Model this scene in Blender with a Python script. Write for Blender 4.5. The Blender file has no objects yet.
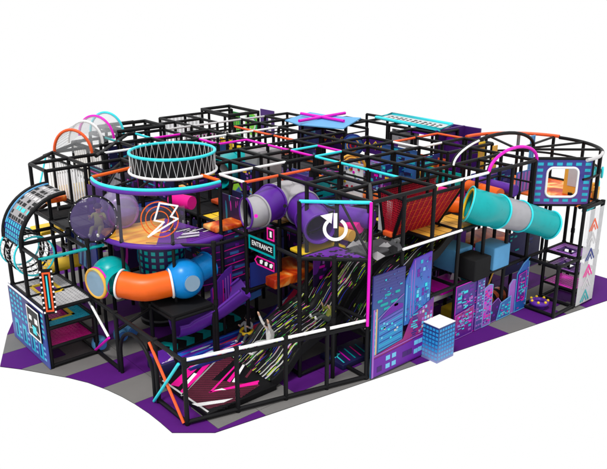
import bpy, bmesh, math, random
from mathutils import Vector, Matrix
random.seed(7)
S = bpy.context.scene
COL = S.collection
R = math.radians
# ------------------------------------------------------------------ camera
FPX, CX, CY, CAMH = 721.0, 303.5, 234.5, 7.3
TH = math.atan(242 / FPX); CT, ST = math.cos(TH), math.sin(TH)
AZ = math.atan2(1190 - CX, FPX / CT)
CAM = Vector((-5.6536, -9.7619, CAMH))
FW = Vector((math.cos(AZ) * CT, math.sin(AZ) * CT, -ST))
RT = Vector((math.sin(AZ), -math.cos(AZ), 0))
UP = RT.cross(FW)
cam = bpy.data.objects.new('camera', bpy.data.cameras.new('camera')); COL.objects.link(cam)
m3 = Matrix((RT, UP, -FW)).transposed()
cam.matrix_world = Matrix.Translation(CAM) @ m3.to_4x4()
cam.data.lens = FPX / 607 * 36; cam.data.sensor_width = 36
cam.data.clip_start = .1; cam.data.clip_end = 500
S.camera = cam

def at(u, v, z):
    """world point at height z seen at photo position (u, v)"""
    d = FW * FPX + RT * (u - CX) - UP * (v - CY)
    t = (z - CAMH) / d.z
    return CAM + d * t

# ------------------------------------------------------------------ materials
MAT = {}
def principled(name, col, rough=.5, spec=.5, **kw):
    m = bpy.data.materials.new(name); m.use_nodes = True
    n = m.node_tree.nodes; l = m.node_tree.links; b = n['Principled BSDF']
    b.inputs['Base Color'].default_value = (*col, 1); b.inputs['Roughness'].default_value = rough
    b.inputs['Specular IOR Level'].default_value = spec * .6
    # faint wear: colour and gloss vary a little over the surface
    tc = n.new('ShaderNodeTexCoord'); nz = n.new('ShaderNodeTexNoise'); nz.inputs['Scale'].default_value = kw.get('nscale', 6)
    nz.inputs['Detail'].default_value = 5
    l.new(tc.outputs['Object'], nz.inputs['Vector'])
    mx = n.new('ShaderNodeMix'); mx.data_type = 'RGBA'
    v = kw.get('vary', .12)
    mx.inputs['A'].default_value = (*[c * (1 - v) for c in col], 1); mx.inputs['B'].default_value = (*[min(1, c * (1 + v)) for c in col], 1)
    l.new(nz.outputs['Fac'], mx.inputs['Factor']); l.new(mx.outputs['Result'], b.inputs['Base Color'])
    mr = n.new('ShaderNodeMapRange'); mr.inputs['To Min'].default_value = max(.05, rough - .1); mr.inputs['To Max'].default_value = min(1, rough + .1)
    l.new(nz.outputs['Fac'], mr.inputs['Value']); l.new(mr.outputs['Result'], b.inputs['Roughness'])
    if 'alpha' in kw: b.inputs['Alpha'].default_value = kw['alpha']
    if 'trans' in kw: b.inputs['Transmission Weight'].default_value = kw['trans']; b.inputs['IOR'].default_value = 1.05
    MAT[name] = m
    return m
P_ = principled
P_('black', (.007, .007, .008), .42, .22)
P_('rubber', (.010, .010, .011), .7, .2)
P_('darkgrey', (.06, .06, .065), .6)
P_('grey', (.3, .29, .3), .5)
P_('lgrey', (.55, .54, .55), .4)
P_('white', (.86, .86, .86), .4)
P_('teal', (.0, .34, .35), .3)
P_('cyan', (.03, .66, .74), .4)
P_('orange', (.80, .12, .008), .35)
P_('crimson', (.42, .008, .03), .5)
P_('redorange', (.78, .10, .02), .4)
P_('yellow', (.85, .55, .02), .5)
P_('gold', (.8, .42, .06), .4)
P_('blue', (.005, .23, .62), .3)
P_('padblue', (.1, .34, .62), .55)
P_('deepblue', (.01, .025, .2), .5)
P_('navy', (.012, .012, .07), .5)
P_('purple', (.10, .018, .30), .38)
P_('dpurple', (.05, .008, .14), .5)
P_('violet', (.13, .008, .32), .45)
P_('magenta', (.72, .0, .50), .4)
P_('pink', (.78, .005, .28), .5)
P_('tunnel_grey', (.36, .35, .37), .35)
P_('lime', (.25, .7, .05), .45)
P_('green', (.02, .5, .12), .5)
P_('red', (.52, .008, .03), .5)
P_('brick', (.11, .012, .03), .6)
P_('brown', (.2, .08, .03), .6)
P_('skin', (.62, .38, .26), .5, .4, vary=.05)
P_('cloth_grey', (.35, .35, .36), .85, vary=.2, nscale=30)
P_('cloth_dark', (.06, .07, .065), .85, vary=.2, nscale=30)
P_('cloth_olive', (.28, .3, .05), .85, vary=.2, nscale=30)
P_('cloth_light', (.6, .6, .58), .85, vary=.2, nscale=30)
P_('hair', (.02, .015, .012), .6)
P_('slate', (.06, .07, .28), .45)
P_('steel_blue', (.04, .14, .42), .45)
P_('sky_teal', (.02, .42, .58), .45)
P_('win_blue', (.16, .5, .75), .4)
P_('lilac', (.34, .12, .52), .45)
P_('sand', (.75, .42, .16), .45)
P_('pale_tint', (.85, .85, .87), .4, .3, alpha=.42)
P_('clear_tint', (.30, .27, .36), .15, .3, alpha=.17)
P_('violet_tint', (.10, .07, .20), .12, .6, alpha=.55)
P_('clear_panel', (.6, .6, .65), .3, 0, alpha=.02)
P_('lilac_tint', (.45, .38, .6), .15, .5, alpha=.45)
P_('vault_tint', (.66, .68, .70), .3, .3, alpha=.22)
P_('win_deep', (.02, .28, .62), .45)
P_('grey_tint', (.42, .42, .45), .2, .5, alpha=.75)
P_('porthole', (.25, .38, .5), .1, .6, alpha=.9)

def ramp_mat(name, build, rough=.45):
    m = bpy.data.materials.new(name); m.use_nodes = True
    n = m.node_tree.nodes; l = m.node_tree.links; b = n['Principled BSDF']; b.inputs['Roughness'].default_value = rough
    tc = n.new('ShaderNodeTexCoord')
    out = build(n, l, tc)
    l.new(out, b.inputs['Base Color']); MAT[name] = m
def node_mix(n, l, fac, a, b):
    mx = n.new('ShaderNodeMix'); mx.data_type = 'RGBA'
    l.new(fac, mx.inputs['Factor'])
    for s, k in ((a, 'A'), (b, 'B')):
        if isinstance(s, tuple): mx.inputs[k].default_value = (*s, 1)
        else: l.new(s, mx.inputs[k])
    return mx.outputs['Result']
def streak(n, l, tc, sx, sy, thr, off, coord='UV'):
    mp = n.new('ShaderNodeMapping'); mp.inputs['Scale'].default_value = (sx, sy, 1); mp.inputs['Location'].default_value = (off, off * 2.3, off)
    l.new(tc.outputs[coord], mp.inputs['Vector'])
    nz = n.new('ShaderNodeTexNoise'); nz.inputs['Scale'].default_value = 1; nz.inputs['Detail'].default_value = .4
    l.new(mp.outputs['Vector'], nz.inputs['Vector'])
    g = n.new('ShaderNodeMath'); g.operation = 'GREATER_THAN'; g.inputs[1].default_value = thr
    l.new(nz.outputs['Fac'], g.inputs[0]); return g.outputs[0]
def b_streaks(n, l, tc):
    c = node_mix(n, l, streak(n, l, tc, .16, 26, .632, 1.3), (.006, .006, .007), (.42, .42, .41))
    c = node_mix(n, l, streak(n, l, tc, 5, 34, .70, 7.7), c, (.45, .6, .03))
    c = node_mix(n, l, streak(n, l, tc, 5, 50, .73, 3.1), c, (.03, .5, .06))
    c = node_mix(n, l, streak(n, l, tc, 2.2, 38, .72, 11.9), c, (.02, .03, .35))
    return node_mix(n, l, streak(n, l, tc, 3, 44, .735, 5.9), c, (.6, .02, .3))
ramp_mat('streaks', b_streaks, .5)
MAT['streaks'].node_tree.nodes['Principled BSDF'].inputs['Specular IOR Level'].default_value = .12
def b_blue_slide(n, l, tc):
    c = node_mix(n, l, streak(n, l, tc, .6, 14, .5, 2.2), (.01, .02, .25), (.02, .13, .6))
    c = node_mix(n, l, streak(n, l, tc, .9, 20, .58, 5.2), c, (.16, .01, .4))
    c = node_mix(n, l, streak(n, l, tc, .8, 10, .6, 8.4), c, (.75, .03, .1))
    return node_mix(n, l, streak(n, l, tc, 2.4, 16, .66, 9.4), c, (.55, .7, .8))
ramp_mat('blue_slide_print', b_blue_slide, .35)
def b_flame(n, l, tc):
    nz = n.new('ShaderNodeTexNoise'); nz.inputs['Scale'].default_value = 1.6; nz.inputs['Detail'].default_value = 3; nz.inputs['Distortion'].default_value = 1.2
    l.new(tc.outputs['Object'], nz.inputs['Vector'])
    r = n.new('ShaderNodeValToRGB'); l.new(nz.outputs['Fac'], r.inputs['Fac'])
    e = r.color_ramp.elements; e[0].position = .38; e[0].color = (.45, .02, .0, 1); e[1].position = .68; e[1].color = (.9, .65, .2, 1)
    k = e.new(.52); k.color = (.82, .14, .005, 1)
    return r.outputs['Color']
ramp_mat('flame_print', b_flame)
def b_wood(n, l, tc):
    mp = n.new('ShaderNodeMapping'); mp.inputs['Scale'].default_value = (1.2, 7, 1); mp.inputs['Rotation'].default_value = (0, 0, R(-40)); l.new(tc.outputs['Object'], mp.inputs['Vector'])
    nz = n.new('ShaderNodeTexNoise'); nz.inputs['Scale'].default_value = 1; nz.inputs['Detail'].default_value = 4
    l.new(mp.outputs['Vector'], nz.inputs['Vector'])
    r = n.new('ShaderNodeValToRGB'); l.new(nz.outputs['Fac'], r.inputs['Fac'])
    e = r.color_ramp.elements; e[0].position = .3; e[0].color = (.8, .22, .004, 1); e[1].position = .7; e[1].color = (1, .6, .05, 1)
    return r.outputs['Color']
ramp_mat('golden_floor', b_wood)
def b_neon(n, l, tc):
    c = node_mix(n, l, streak(n, l, tc, 2, 2, .55, 1.1, 'Object'), (.02, .006, .06), (.14, .015, .33))
    c = node_mix(n, l, streak(n, l, tc, 7, 7, .66, 4.1, 'Object'), c, (.01, .3, .5))
    return node_mix(n, l, streak(n, l, tc, 9, 9, .70, 6.1, 'Object'), c, (.7, .03, .5))
ramp_mat('neon_print', b_neon)
def grad_mat(name, lo, mid, hi, z0, z1):
    def f(n, l, tc):
        g = n.new('ShaderNodeNewGeometry'); sp = n.new('ShaderNodeSeparateXYZ'); l.new(g.outputs['Position'], sp.inputs[0])
        nz = n.new('ShaderNodeTexNoise'); nz.inputs['Scale'].default_value = 1.5; l.new(tc.outputs['Object'], nz.inputs['Vector'])
        mr = n.new('ShaderNodeMapRange'); mr.inputs['From Min'].default_value = z0; mr.inputs['From Max'].default_value = z1
        l.new(sp.outputs['Z'], mr.inputs['Value'])
        ad = n.new('ShaderNodeMath'); ad.operation = 'MULTIPLY_ADD'; ad.inputs[1].default_value = .5; l.new(nz.outputs['Fac'], ad.inputs[0])
        sb = n.new('ShaderNodeMath'); sb.operation = 'SUBTRACT'; sb.inputs[1].default_value = .25; l.new(mr.outputs['Result'], sb.inputs[0]); l.new(sb.outputs[0], ad.inputs[2])
        r = n.new('ShaderNodeValToRGB'); l.new(ad.outputs[0], r.inputs['Fac'])
        e = r.color_ramp.elements; e[0].color = (*lo, 1); e[1].color = (*hi, 1); k = e.new(.5); k.color = (*mid, 1)
        return r.outputs['Color']
    ramp_mat(name, f)
# printed artwork that fades from one ink to the next
grad_mat('print_slate', (0.02, 0.122, 0.307), (0.026, 0.038, 0.245), (0.023, 0.02, 0.159), 1.2, 2.2)
grad_mat('print_magenta', (0.086, 0.005, 0.236), (0.291, 0.005, 0.151), (0.069, 0.008, 0.243), 0, 1.3)
grad_mat('print_tower', (0.011, 0.109, 0.438), (0.017, 0.164, 0.526), (0.071, 0.017, 0.369), 1.0, 2.3)
grad_mat('print_teal', (0.016, 0.27, 0.522), (0.011, 0.189, 0.522), (0.162, 0.027, 0.393), .4, 1.5)
grad_mat('print_violet', (0.107, 0.005, 0.25), (0.06, 0.008, 0.25), (0.043, 0.013, 0.208), 0, 1.3)
grad_mat('print_block', (.22, .25, .5), (.01, .08, .3), (.004, .02, .14), 0, .8)
grad_mat('print_left', (0.067, 0.093, 0.361), (0.007, 0.045, 0.271), (0.007, 0.007, 0.12), 0, 1.2)
grad_mat('print_house', (0.14, 0.048, 0.291), (0.048, 0.04, 0.271), (0.016, 0.02, 0.194), 2.5, 3.7)

# ------------------------------------------------------------------ mesh builder
class MB:
    def __init__(s): s.v = []; s.f = []; s.m = []; s.mats = []; s.sm = []; s.uv = {}
    def mi(s, mat):
        if mat not in s.mats: s.mats.append(mat)
        return s.mats.index(mat)
    def add(s, vs, fs, mat, smooth=False, uvs=None):
        b = len(s.v); k = s.mi(mat)
        s.v += [Vector(p) for p in vs]
        for i, f in enumerate(fs):
            if uvs: s.uv[len(s.f)] = [uvs[q] for q in f]
            s.f.append([b + q for q in f]); s.m.append(k); s.sm.append(smooth)
        return s
    def box(s, lo, hi, mat):
        x0, y0, z0 = lo; x1, y1, z1 = hi
        return s.hexa([(x0,y0,z0),(x1,y0,z0),(x1,y1,z0),(x0,y1,z0)], [(x0,y0,z1),(x1,y0,z1),(x1,y1,z1),(x0,y1,z1)], mat)
    def hexa(s, a, b, mat):
        n = len(a)
        return s.add(list(a) + list(b), [list(range(n))[::-1], list(range(n, 2*n))] + [[i, (i+1) % n, n + (i+1) % n, n + i] for i in range(n)], mat)
    def rbox(s, lo, hi, mat, r=.04, rz=0):
        bm = bmesh.new(); bmesh.ops.create_cube(bm, size=1)
        lo = Vector(lo); hi = Vector(hi); c = (lo + hi) / 2; d = hi - lo
        for v in bm.verts: v.co = Vector((v.co.x * d.x, v.co.y * d.y, v.co.z * d.z))
        bmesh.ops.bevel(bm, geom=bm.edges[:], offset=r, segments=3, affect='EDGES', profile=.5)
        rot = Matrix.Rotation(rz, 3, 'Z')
        bm.verts.ensure_lookup_table()
        s.add([rot @ v.co + c for v in bm.verts], [[v.index for v in f.verts] for f in bm.faces], mat, True); bm.free(); return s
    def rod(s, p, q, r, mat, n=10, r2=None, caps=True):
        return s.tube([p, q], [r, r if r2 is None else r2], mat, n, caps)
    def tube(s, pts, r, mat, n=10, caps=True, closed=False, uvs=False):
        pts = [Vector(p) for p in pts]; N = len(pts)
        if not isinstance(r, (list, tuple)): r = [r] * N
        vs = []; prev = None
        for i, p in enumerate(pts):
            a = pts[(i - 1) % N] if (i or closed) else p; b = pts[(i + 1) % N] if (i < N - 1 or closed) else p
            t = (b - a).normalized()
            if prev is None:
                u = t.cross(Vector((0, 0, 1)))
                if u.length < .05: u = t.cross(Vector((1, 0, 0)))
            else: u = prev - t * prev.dot(t)
            u.normalize(); prev = u; w = t.cross(u)
            vs += [p + (u * math.cos(2*math.pi*k/n) + w * math.sin(2*math.pi*k/n)) * r[i] for k in range(n)]
        fs = []
        for i in range(N if closed else N - 1):
            a = i * n; b = ((i + 1) % N) * n
            fs += [[a + k, a + (k+1) % n, b + (k+1) % n, b + k] for k in range(n)]
        s.add(vs, fs, mat, True)
        if caps and not closed:
            b0 = len(s.v)
            s.add(vs[:n], [list(range(n))[::-1]], mat); s.add(vs[-n:], [list(range(n))], mat)
        return s
    def ring(s, c, nrm, R_, r, mat, n=40, k=8, sx=1, sy=1, a0=0, a1=2*math.pi, up=(0,0,1)):
        nrm = Vector(nrm).normalized(); u = Vector(up).cross(nrm)
        if u.length < .01: u = Vector((1,0,0))
        u.normalize(); w = nrm.cross(u); c = Vector(c)
        full = abs(a1 - a0 - 2*math.pi) < .01
        pts = [c + u * math.cos(a0 + (a1-a0)*i/n) * R_ * sx + w * math.sin(a0 + (a1-a0)*i/n) * R_ * sy for i in range(n + (0 if full else 1))]
        return s.tube(pts, r, mat, k, closed=full)
    def disc(s, c, nrm, R_, th, mat, n=32, up=(0,0,1)):
        nrm = Vector(nrm).normalized(); u = Vector(up).cross(nrm)
        if u.length < .01: u = Vector((1,0,0))
        u.normalize(); w = nrm.cross(u); c = Vector(c)
        a = [c + (u*math.cos(2*math.pi*i/n) + w*math.sin(2*math.pi*i/n))*R_ for i in range(n)]
        return s.hexa(a, [p + nrm*th for p in a], mat)
    def ball(s, c, r, mat, nu=20, nv=12, squash=(1,1,1), v0=0, v1=math.pi, rot=None):
        vs = []; c = Vector(c)
        for j in range(nv + 1):
            t = v0 + (v1 - v0) * j / nv
            for i in range(nu):
                a = 2*math.pi*i/nu; p = Vector((math.sin(t)*math.cos(a)*squash[0], math.sin(t)*math.sin(a)*squash[1], math.cos(t)*squash[2])) * r
                if rot: p = rot @ p
                vs.append(c + p)
        fs = [[j*nu+i, (j+1)*nu+i, (j+1)*nu+(i+1)%nu, j*nu+(i+1)%nu] for j in range(nv) for i in range(nu)]
        return s.add(vs, fs, mat, True)
    def on(s, O, U, V, pts, mat, th=.003, lift=0):
        """a thin flat shape: pts are (u, v) metres on the plane O + U*u + V*v"""
        O = Vector(O); U = Vector(U).normalized(); V = Vector(V).normalized(); N = U.cross(V)
        ar = sum(pts[i][0]*pts[(i+1) % len(pts)][1] - pts[(i+1) % len(pts)][0]*pts[i][1] for i in range(len(pts)))
        if ar < 0: pts = pts[::-1]
        a = [O + U*p[0] + V*p[1] + N*lift for p in pts]
        return s.hexa(a, [p + N*th for p in a], mat)
    def rect(s, F, u0, v0, u1, v1, mat, th=.003, lift=0):
        return s.on(*F, [(u0,v0),(u1,v0),(u1,v1),(u0,v1)], mat, th, lift)
    def bar(s, F, pts, w, mat, th=.004, lift=0, closed=False):
        n = len(pts)
        for i in range(n if closed else n - 1):
            (a, b), (c, d) = pts[i], pts[(i+1) % n]; L = math.hypot(c-a, d-b) or 1
            nx, ny = -(d-b)/L*w/2, (c-a)/L*w/2; ex, ey = (c-a)/L*w*.4, (d-b)/L*w*.4
            s.on(*F, [(a-ex+nx,b-ey+ny),(a-ex-nx,b-ey-ny),(c+ex-nx,d+ey-ny),(c+ex+nx,d+ey+ny)], mat, th, lift + i*.0004)
        return s
    def net(s, O, U, V, w, h, step, r, mat, skew=0):
        O = Vector(O); U = Vector(U); V = Vector(V)
        for i in range(int(w/step) + 1):
            s.rod(O + U*(i*step), O + U*(i*step) + V*h, r, mat, 4, caps=False)
        for j in range(int(h/step) + 1):
            s.rod(O + V*(j*step), O + V*(j*step) + U*w, r, mat, 4, caps=False)
        return s
    def build(s, name, parent=None, label=None, cat=None, group=None, kind=None):
        me = bpy.data.meshes.new(name)
        if parent is not None: org = ORG[parent]
        else:
            xs = [v.x for v in s.v]; ys = [v.y for v in s.v]; zs = [v.z for v in s.v]
            org = Vector(((min(xs)+max(xs))/2, (min(ys)+max(ys))/2, min(zs)))
        me.from_pydata([tuple(v - org) for v in s.v], [], s.f)
        for m in s.mats: me.materials.append(MAT[m])
        for i, p in enumerate(me.polygons): p.material_index = s.m[i]; p.use_smooth = s.sm[i]
        if s.uv:
            ul = me.uv_layers.new(name='UVMap')
            for i, p in enumerate(me.polygons):
                if i in s.uv:
                    for k, li in enumerate(p.loop_indices): ul.data[li].uv = s.uv[i][k]
        o = bpy.data.objects.new(name, me); COL.objects.link(o); ORG[o] = org
        if parent is not None: o.parent = parent
        else: o.location = org
        tag(o, label, cat, group, kind)
        return o
ORG = {}
def tag(o, label=None, cat=None, group=None, kind=None):
    if label: o['label'] = label
    if cat: o['category'] = cat
    if group: o['group'] = group
    if kind: o['kind'] = kind
    return o
def thing(name, label, cat, loc=(0,0,0), group=None):
    o = bpy.data.objects.new(name, None); COL.objects.link(o); o.location = loc; o.empty_display_size = .2
    ORG[o] = Vector(loc); return tag(o, label, cat, group)
V3 = Vector
X, Y, Z = V3((1,0,0)), V3((0,1,0)), V3((0,0,1))
G = .894; L1, L2, L3 = 1.27, 2.53, 3.65; PR = .043
def nd(i, j, z=0): return V3((i*G, (-.93 if j == -1 else j*G), z))

# ------------------------------------------------------------------ ground mat
XB = [-4 + 0.0]; 
def in_floor(): 
    # outline of the soft floor, in metres
    c0, c1 = at(172,432,0), at(215,432,0)
    out = [(c0.x,c0.y), (c1.x,c1.y), (10.92,-2.12), (12.3,-2.33), (12.3,7.5), (9.2,11.2), (2.2,11.2), (-.1,7.6), (-1.15,5.75)]
    left = [tuple(at(u, v, 0))[:2] for u, v in ((0,366),(20,368.5),(40,372),(68,377),(88,382),(107,389),(122,396),(134.6,403.2),(148.6,412.5),(160,421.5))]
    return out + left
OUT = in_floor()
m = MB(); m.hexa([V3((x, y, -.022)) for x, y in OUT], [V3((x, y, -.012)) for x, y in OUT], 'rubber')
m.build('floor', kind='structure')
def floor_color(x, y):
    i = math.floor((x - .33) / .895); j = math.floor((y + .98) / .9 if x > 1 else (y - .36) / .9)
    if x < .4: return 'floor_purple' if (math.floor((y - 1.26) / .9) % 2 == 1) else 'floor_grey'
    return 'floor_purple' if (i + j) % 2 == 0 else 'floor_grey'
def foam(name, c):
    m = principled(name, c, .75, .25, vary=.1, nscale=3)
    n = m.node_tree.nodes; l = m.node_tree.links
    nz = n.new('ShaderNodeTexNoise'); nz.inputs['Scale'].default_value = 140; bp = n.new('ShaderNodeBump'); bp.inputs['Strength'].default_value = .12
    tc = n.new('ShaderNodeTexCoord'); l.new(tc.outputs['Object'], nz.inputs['Vector']); l.new(nz.outputs['Fac'], bp.inputs['Height']); l.new(bp.outputs['Normal'], n['Principled BSDF'].inputs['Normal'])
foam('floor_purple', (.075, .006, .15)); foam('floor_grey', (.155, .15, .147))
def clip(poly, f):
    out = []
    for i in range(len(poly)):
        a, b = poly[i], poly[(i+1) % len(poly)]; fa, fb = f(a), f(b)
        if fa >= 0: out.append(a)
        if (fa >= 0) != (fb >= 0): t = fa/(fa-fb); out.append((a[0]+(b[0]-a[0])*t, a[1]+(b[1]-a[1])*t))
    return out
def cell_poly(x0, x1, y0, y1):
    p = OUT
    for f in (lambda q: q[0]-x0, lambda q: x1-q[0], lambda q: q[1]-y0, lambda q: y1-q[1]):
        p = clip(p, f)
        if len(p) < 3: return None
    return p
m = MB()
def tri_cell(x0, x1, y0, y1, c):
    p = cell_poly(x0 + .004, x1 - .004, y0 + .004, y1 - .004)
    if p: m.hexa([V3((a, b, -.011)) for a, b in p], [V3((a, b, 0)) for a, b in p], c)
YL = [1.26 + .9*k for k in range(-4, 12)]
XC = [.35 + .9*k for k in range(15)]
def lay(x0, x1, y0, y1, c): tri_cell(x0, x1, y0, y1, 'floor_purple' if c else 'floor_grey')
lay(-4, .35, -3, 1.26, 1)
lay(-4, .35, 1.26, 2.16, 0); lay(-4, .35, 2.16, 3.06, 1); lay(-4, .35, 3.06, 3.94, 0)
lay(-4, -.55, 3.94, 4.84, 1); lay(-.55, .35, 3.94, 4.84, 0); lay(-4, .35, 4.84, 5.7, 0); lay(-4, .35, 5.7, 12, 1)
lay(.35, 1.25, -3, -.45, 1); lay(1.25, 4.78, -3, -.45, 0); lay(4.78, 7.46, -3, -.98, 1); lay(7.46, 8.36, -3, -.98, 0); lay(8.36, 9.4, -3, -.98, 1)
lay(9.4, 10.1, -3, -1.5, 0); lay(9.4, 10.1, -1.5, -.98, 1); lay(10.1, 13, -3, -.98, 1); lay(4.78, 13, -.98, -.45, 0)
YB = [-.45, .45, 1.26] + [1.26 + .9*k for k in range(1, 12)]
for k in range(len(YB)-1):
    for i in range(14):
        c = (i + k) % 2 == 1
        if k == 0: c = i >= 2 and (i // 2) % 2 == 1
        lay(XC[i], XC[i]+.9, YB[k], YB[k+1], c)
o = m.build('floor_tiles', kind='structure')

# ------------------------------------------------------------------ frame pieces
used = set()
def key(p, q):
    a = tuple(round(c, 2) for c in p); b = tuple(round(c, 2) for c in q)
    return (a, b) if a < b else (b, a)
def post(t, p, z1, mat='black', r=PR, collars=True):
    k = key(p, (p[0], p[1], z1))
    if k in used: return
    used.add(k)
    m = MB(); m.rod(p, (p[0], p[1], z1 + .01), r, mat, 12)
    if collars:
        for z in (L1, L2):
            if p[2] + .2 < z <= z1 + .05: m.rod((p[0], p[1], z-.06), (p[0], p[1], z+.055), r*1.22, 'rubber', 12)
    m.build('post', t)
def beam(t, p, q, mat='black', r=PR*.95, label=None, name='beam'):
    k = key(p, q)
    if k in used: return
    used.add(k)
    m = MB(); m.rod(p, q, r, mat, 12); m.build(name, t, label)

# --- front fence ---------------------------------------------------
ff = thing('fence', 'low slanting front fence with a white top rail, black posts and grey floor behind', 'fence', (1.78,-.46,0))
A, B = V3((0,0,0)), V3((3.56,-.93,0))
for t_ in (0, .262, .524, .76): post(ff, tuple(A.lerp(B, t_)), L1)
beam(ff, A + Z*1.29, B + Z*1.29, 'white', .030, 'white top rail', 'rail')
beam(ff, A + Z*1.2, B + Z*1.2, 'black'); beam(ff, A + Z*.06, B + Z*.06)
lf = thing('fence', 'black side fence with an orange and a cyan cross bar and a low arched gateway', 'fence', (0,1.8,0))
for y_ in (1.0, 2.55, 3.62): post(lf, (0, y_, 0), L1)
beam(lf, (0,0,L1), (0,3.62,L1)); beam(lf, (0,.04,.05), (0,1.0,.05)); beam(lf, (0,2.55,.05), (0,3.6,.05))
beam(lf, (-.05,1.12,1.22), (-.05,.04,.04), 'redorange', .028, 'orange diagonal bar', 'brace')
beam(lf, (-.075,.06,1.22), (-.075,1.05,.03), 'cyan', .028, 'cyan diagonal bar', 'brace')
beam(lf, (-.04,3.7,1.2), (-.04,2.88,.66), 'white', .028, 'white diagonal bar', 'brace')
beam(lf, (-.04,2.86,.64), (-.04,3.62,.05), 'magenta', .028, 'magenta diagonal bar', 'brace')
m = MB(); m.tube([(0, 1.8 - .66*math.cos(a), .45 + .62*math.sin(a)) for a in [math.pi*i/16 for i in range(17)]], .038, 'black', 10)
m.rod((0,1.14,0), (0,1.14,.46), .038, 'black'); m.rod((0,2.46,0), (0,2.46,.46), .038, 'black'); m.build('arch', lf)

# --- deck helper ---------------------------------------------------
def deck(t, x0, y0, x1, y1, z, mat, th=.05, label=None):
    m = MB(); m.rbox((x0+.03, y0+.03, z-th), (x1-.03, y1-.03, z), mat, .012)
    # seams of the padding
    for k in (1, 2):
        xx = x0 + (x1-x0)*k/3
        m.box((xx-.006, y0+.05, z), (xx+.006, y1-.05, z+.003), 'rubber')
    m.build('deck', t, label)
def net_deck(t, x0, y0, x1, y1, z, mat, step=.075, r=.016, hole=None, holemat='yellow', slat=False, label=None):
    m = MB()
    nx = int((x1-x0)/step); ny = int((y1-y0)/step)
    for i in range(1, nx+1):
        xx = x0 + (x1-x0)*i/(nx+1)
        segs = [(y0, y1)]
        if hole and hole[0] < xx < hole[2]: segs = [(y0, hole[1]), (hole[3], y1)]
        for a, b in segs: m.box((xx-r, a, z-.008), (xx+r, b, z+.008), mat)
    for j in range(1, ny+1):
        yy = y0 + (y1-y0)*j/(ny+1)
        segs = [(x0, x1)]
        if hole and hole[1] < yy < hole[3]: segs = [(x0, hole[0]), (hole[2], x1)]
        for a, b in segs: m.box((a, yy-r*.8, z-.012), (b, yy+r*.8, z+.012), mat)
    if hole:
        a, b, c, d = hole
        for p, q in (((a,b),(c,b)), ((c,b),(c,d)), ((c,d),(a,d)), ((a,d),(a,b))):
            lo = (min(p[0],q[0])-.03, min(p[1],q[1])-.03, z-.02); hi = (max(p[0],q[0])+.03, max(p[1],q[1])+.03, z+.02)
            m.box(lo, hi, holemat)
    m.build('net_deck', t, label)

# --- left tower ----------------------------------------------------
lt = thing('play_tower', 'left climbing tower of black posts with net decks and a cyan top beam', 'climbing tower', (-.5,4.5,0))
TX, TY = (-1, 0), (3.56, 4.46, 5.37)
for x_ in TX:
    for y_ in TY: post(lt, (x_, y_, 0), 2.37 if (x_ < 0 and y_ < 4) else (2.5 if x_ < 0 else L2))
for z_ in (.05, .45, .88, L1, 2.37):
    for y_ in (3.56, 5.37): 
        if z_ > 2 and y_ < 4: beam(lt, (-1.02,3.56,2.37), (.35,3.56,2.37), 'teal', .033, 'cyan top beam')
        else: beam(lt, (-1,y_,z_), (0,y_,z_))
    for x_ in TX: beam(lt, (x_,3.56,z_), (x_,5.37,z_))
beam(lt, (-1,4.46,L1), (0,4.46,L1)); beam(lt, (-1,4.46,2.45), (0,4.46,2.45))
net_deck(lt, -1, 3.56, 0, 5.37, 1.27, 'lgrey', .085, .027, (-.75, 4.35, -.3, 5.0), label='pale plank-like top deck with a yellow framed hole')
net_deck(lt, -1, 3.56, 0, 5.37, .86, 'sky_teal', .085, .026, (-.8, 3.95, -.3, 4.6), label='light blue net deck with a yellow framed hole')
net_deck(lt, -1, 3.56, 0, 5.37, .43, 'pink', .08, .026, label='magenta net deck')
# printed side panel with windows
F = (V3((-1.05, 5.5, 0)), -Y, Z)
pl = MB(); pl.rect(F, 0, .02, 1.99, 1.3, 'print_left', .02)
for c in range(10):
    for r_ in range(5):
        if c > 3 and r_ > 1 and c < 9: continue
        if r_ < 3 and c % 3 != 2 and False: continue
        pl.rect(F, .1 + c*.19, .66 + r_*.12 if r_ < 5 else 0, .21 + c*.19, .72 + r_*.12, 'sky_teal', .004, .02)
for k in range(4):
    pl.rect(F, .2 + k*.44, .12, .42 + k*.44, .56, 'sky_teal', .004, .02)
    pl.rect(F, .26 + k*.44, .18, .33 + k*.44, .46, 'deepblue', .004, .025)
    for q in range(3): pl.rect(F, .45 + k*.44, .14+q*.13, .55+k*.44, .19+q*.13, 'win_blue', .004, .02)
pl.rect(F, 0, 1.27, 1.99, 1.31, 'white', .012, .021)
pn = pl.build('facade_panel', label='low blue city print panel with teal windows on the left tower', cat='printed panel')
m = MB(); F2 = (V3((-1.08, 4.38, 0)), -Y, Z)
m.rect(F2, 0, .52, .66, 1.2, 'black', .02, 0); m.bar(F2, [(.02,.54),(.64,.54),(.64,1.18),(.02,1.18)], .03, 'white', .006, .021, True)
m.rect(F2, .25, .62, .45, .8, 'cyan', .004, .021); m.rect(F2, .1, .9, .25, 1.0, 'white', .004, .021); m.rect(F2, .4, .88, .56, 1.0, 'white', .004, .021); m.rect(F2, .08, .68, .14, .8, 'lgrey', .004, .021)
m.bar(F2, [(.08,.72),(.25,.72)], .015, 'white', .004, .021); m.bar(F2, [(.45,.72),(.6,.66)], .015, 'white', .004, .021)
m.build('control_panel', label='square black panel with white outline and cyan screen on blue facade', cat='activity panel')
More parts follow.
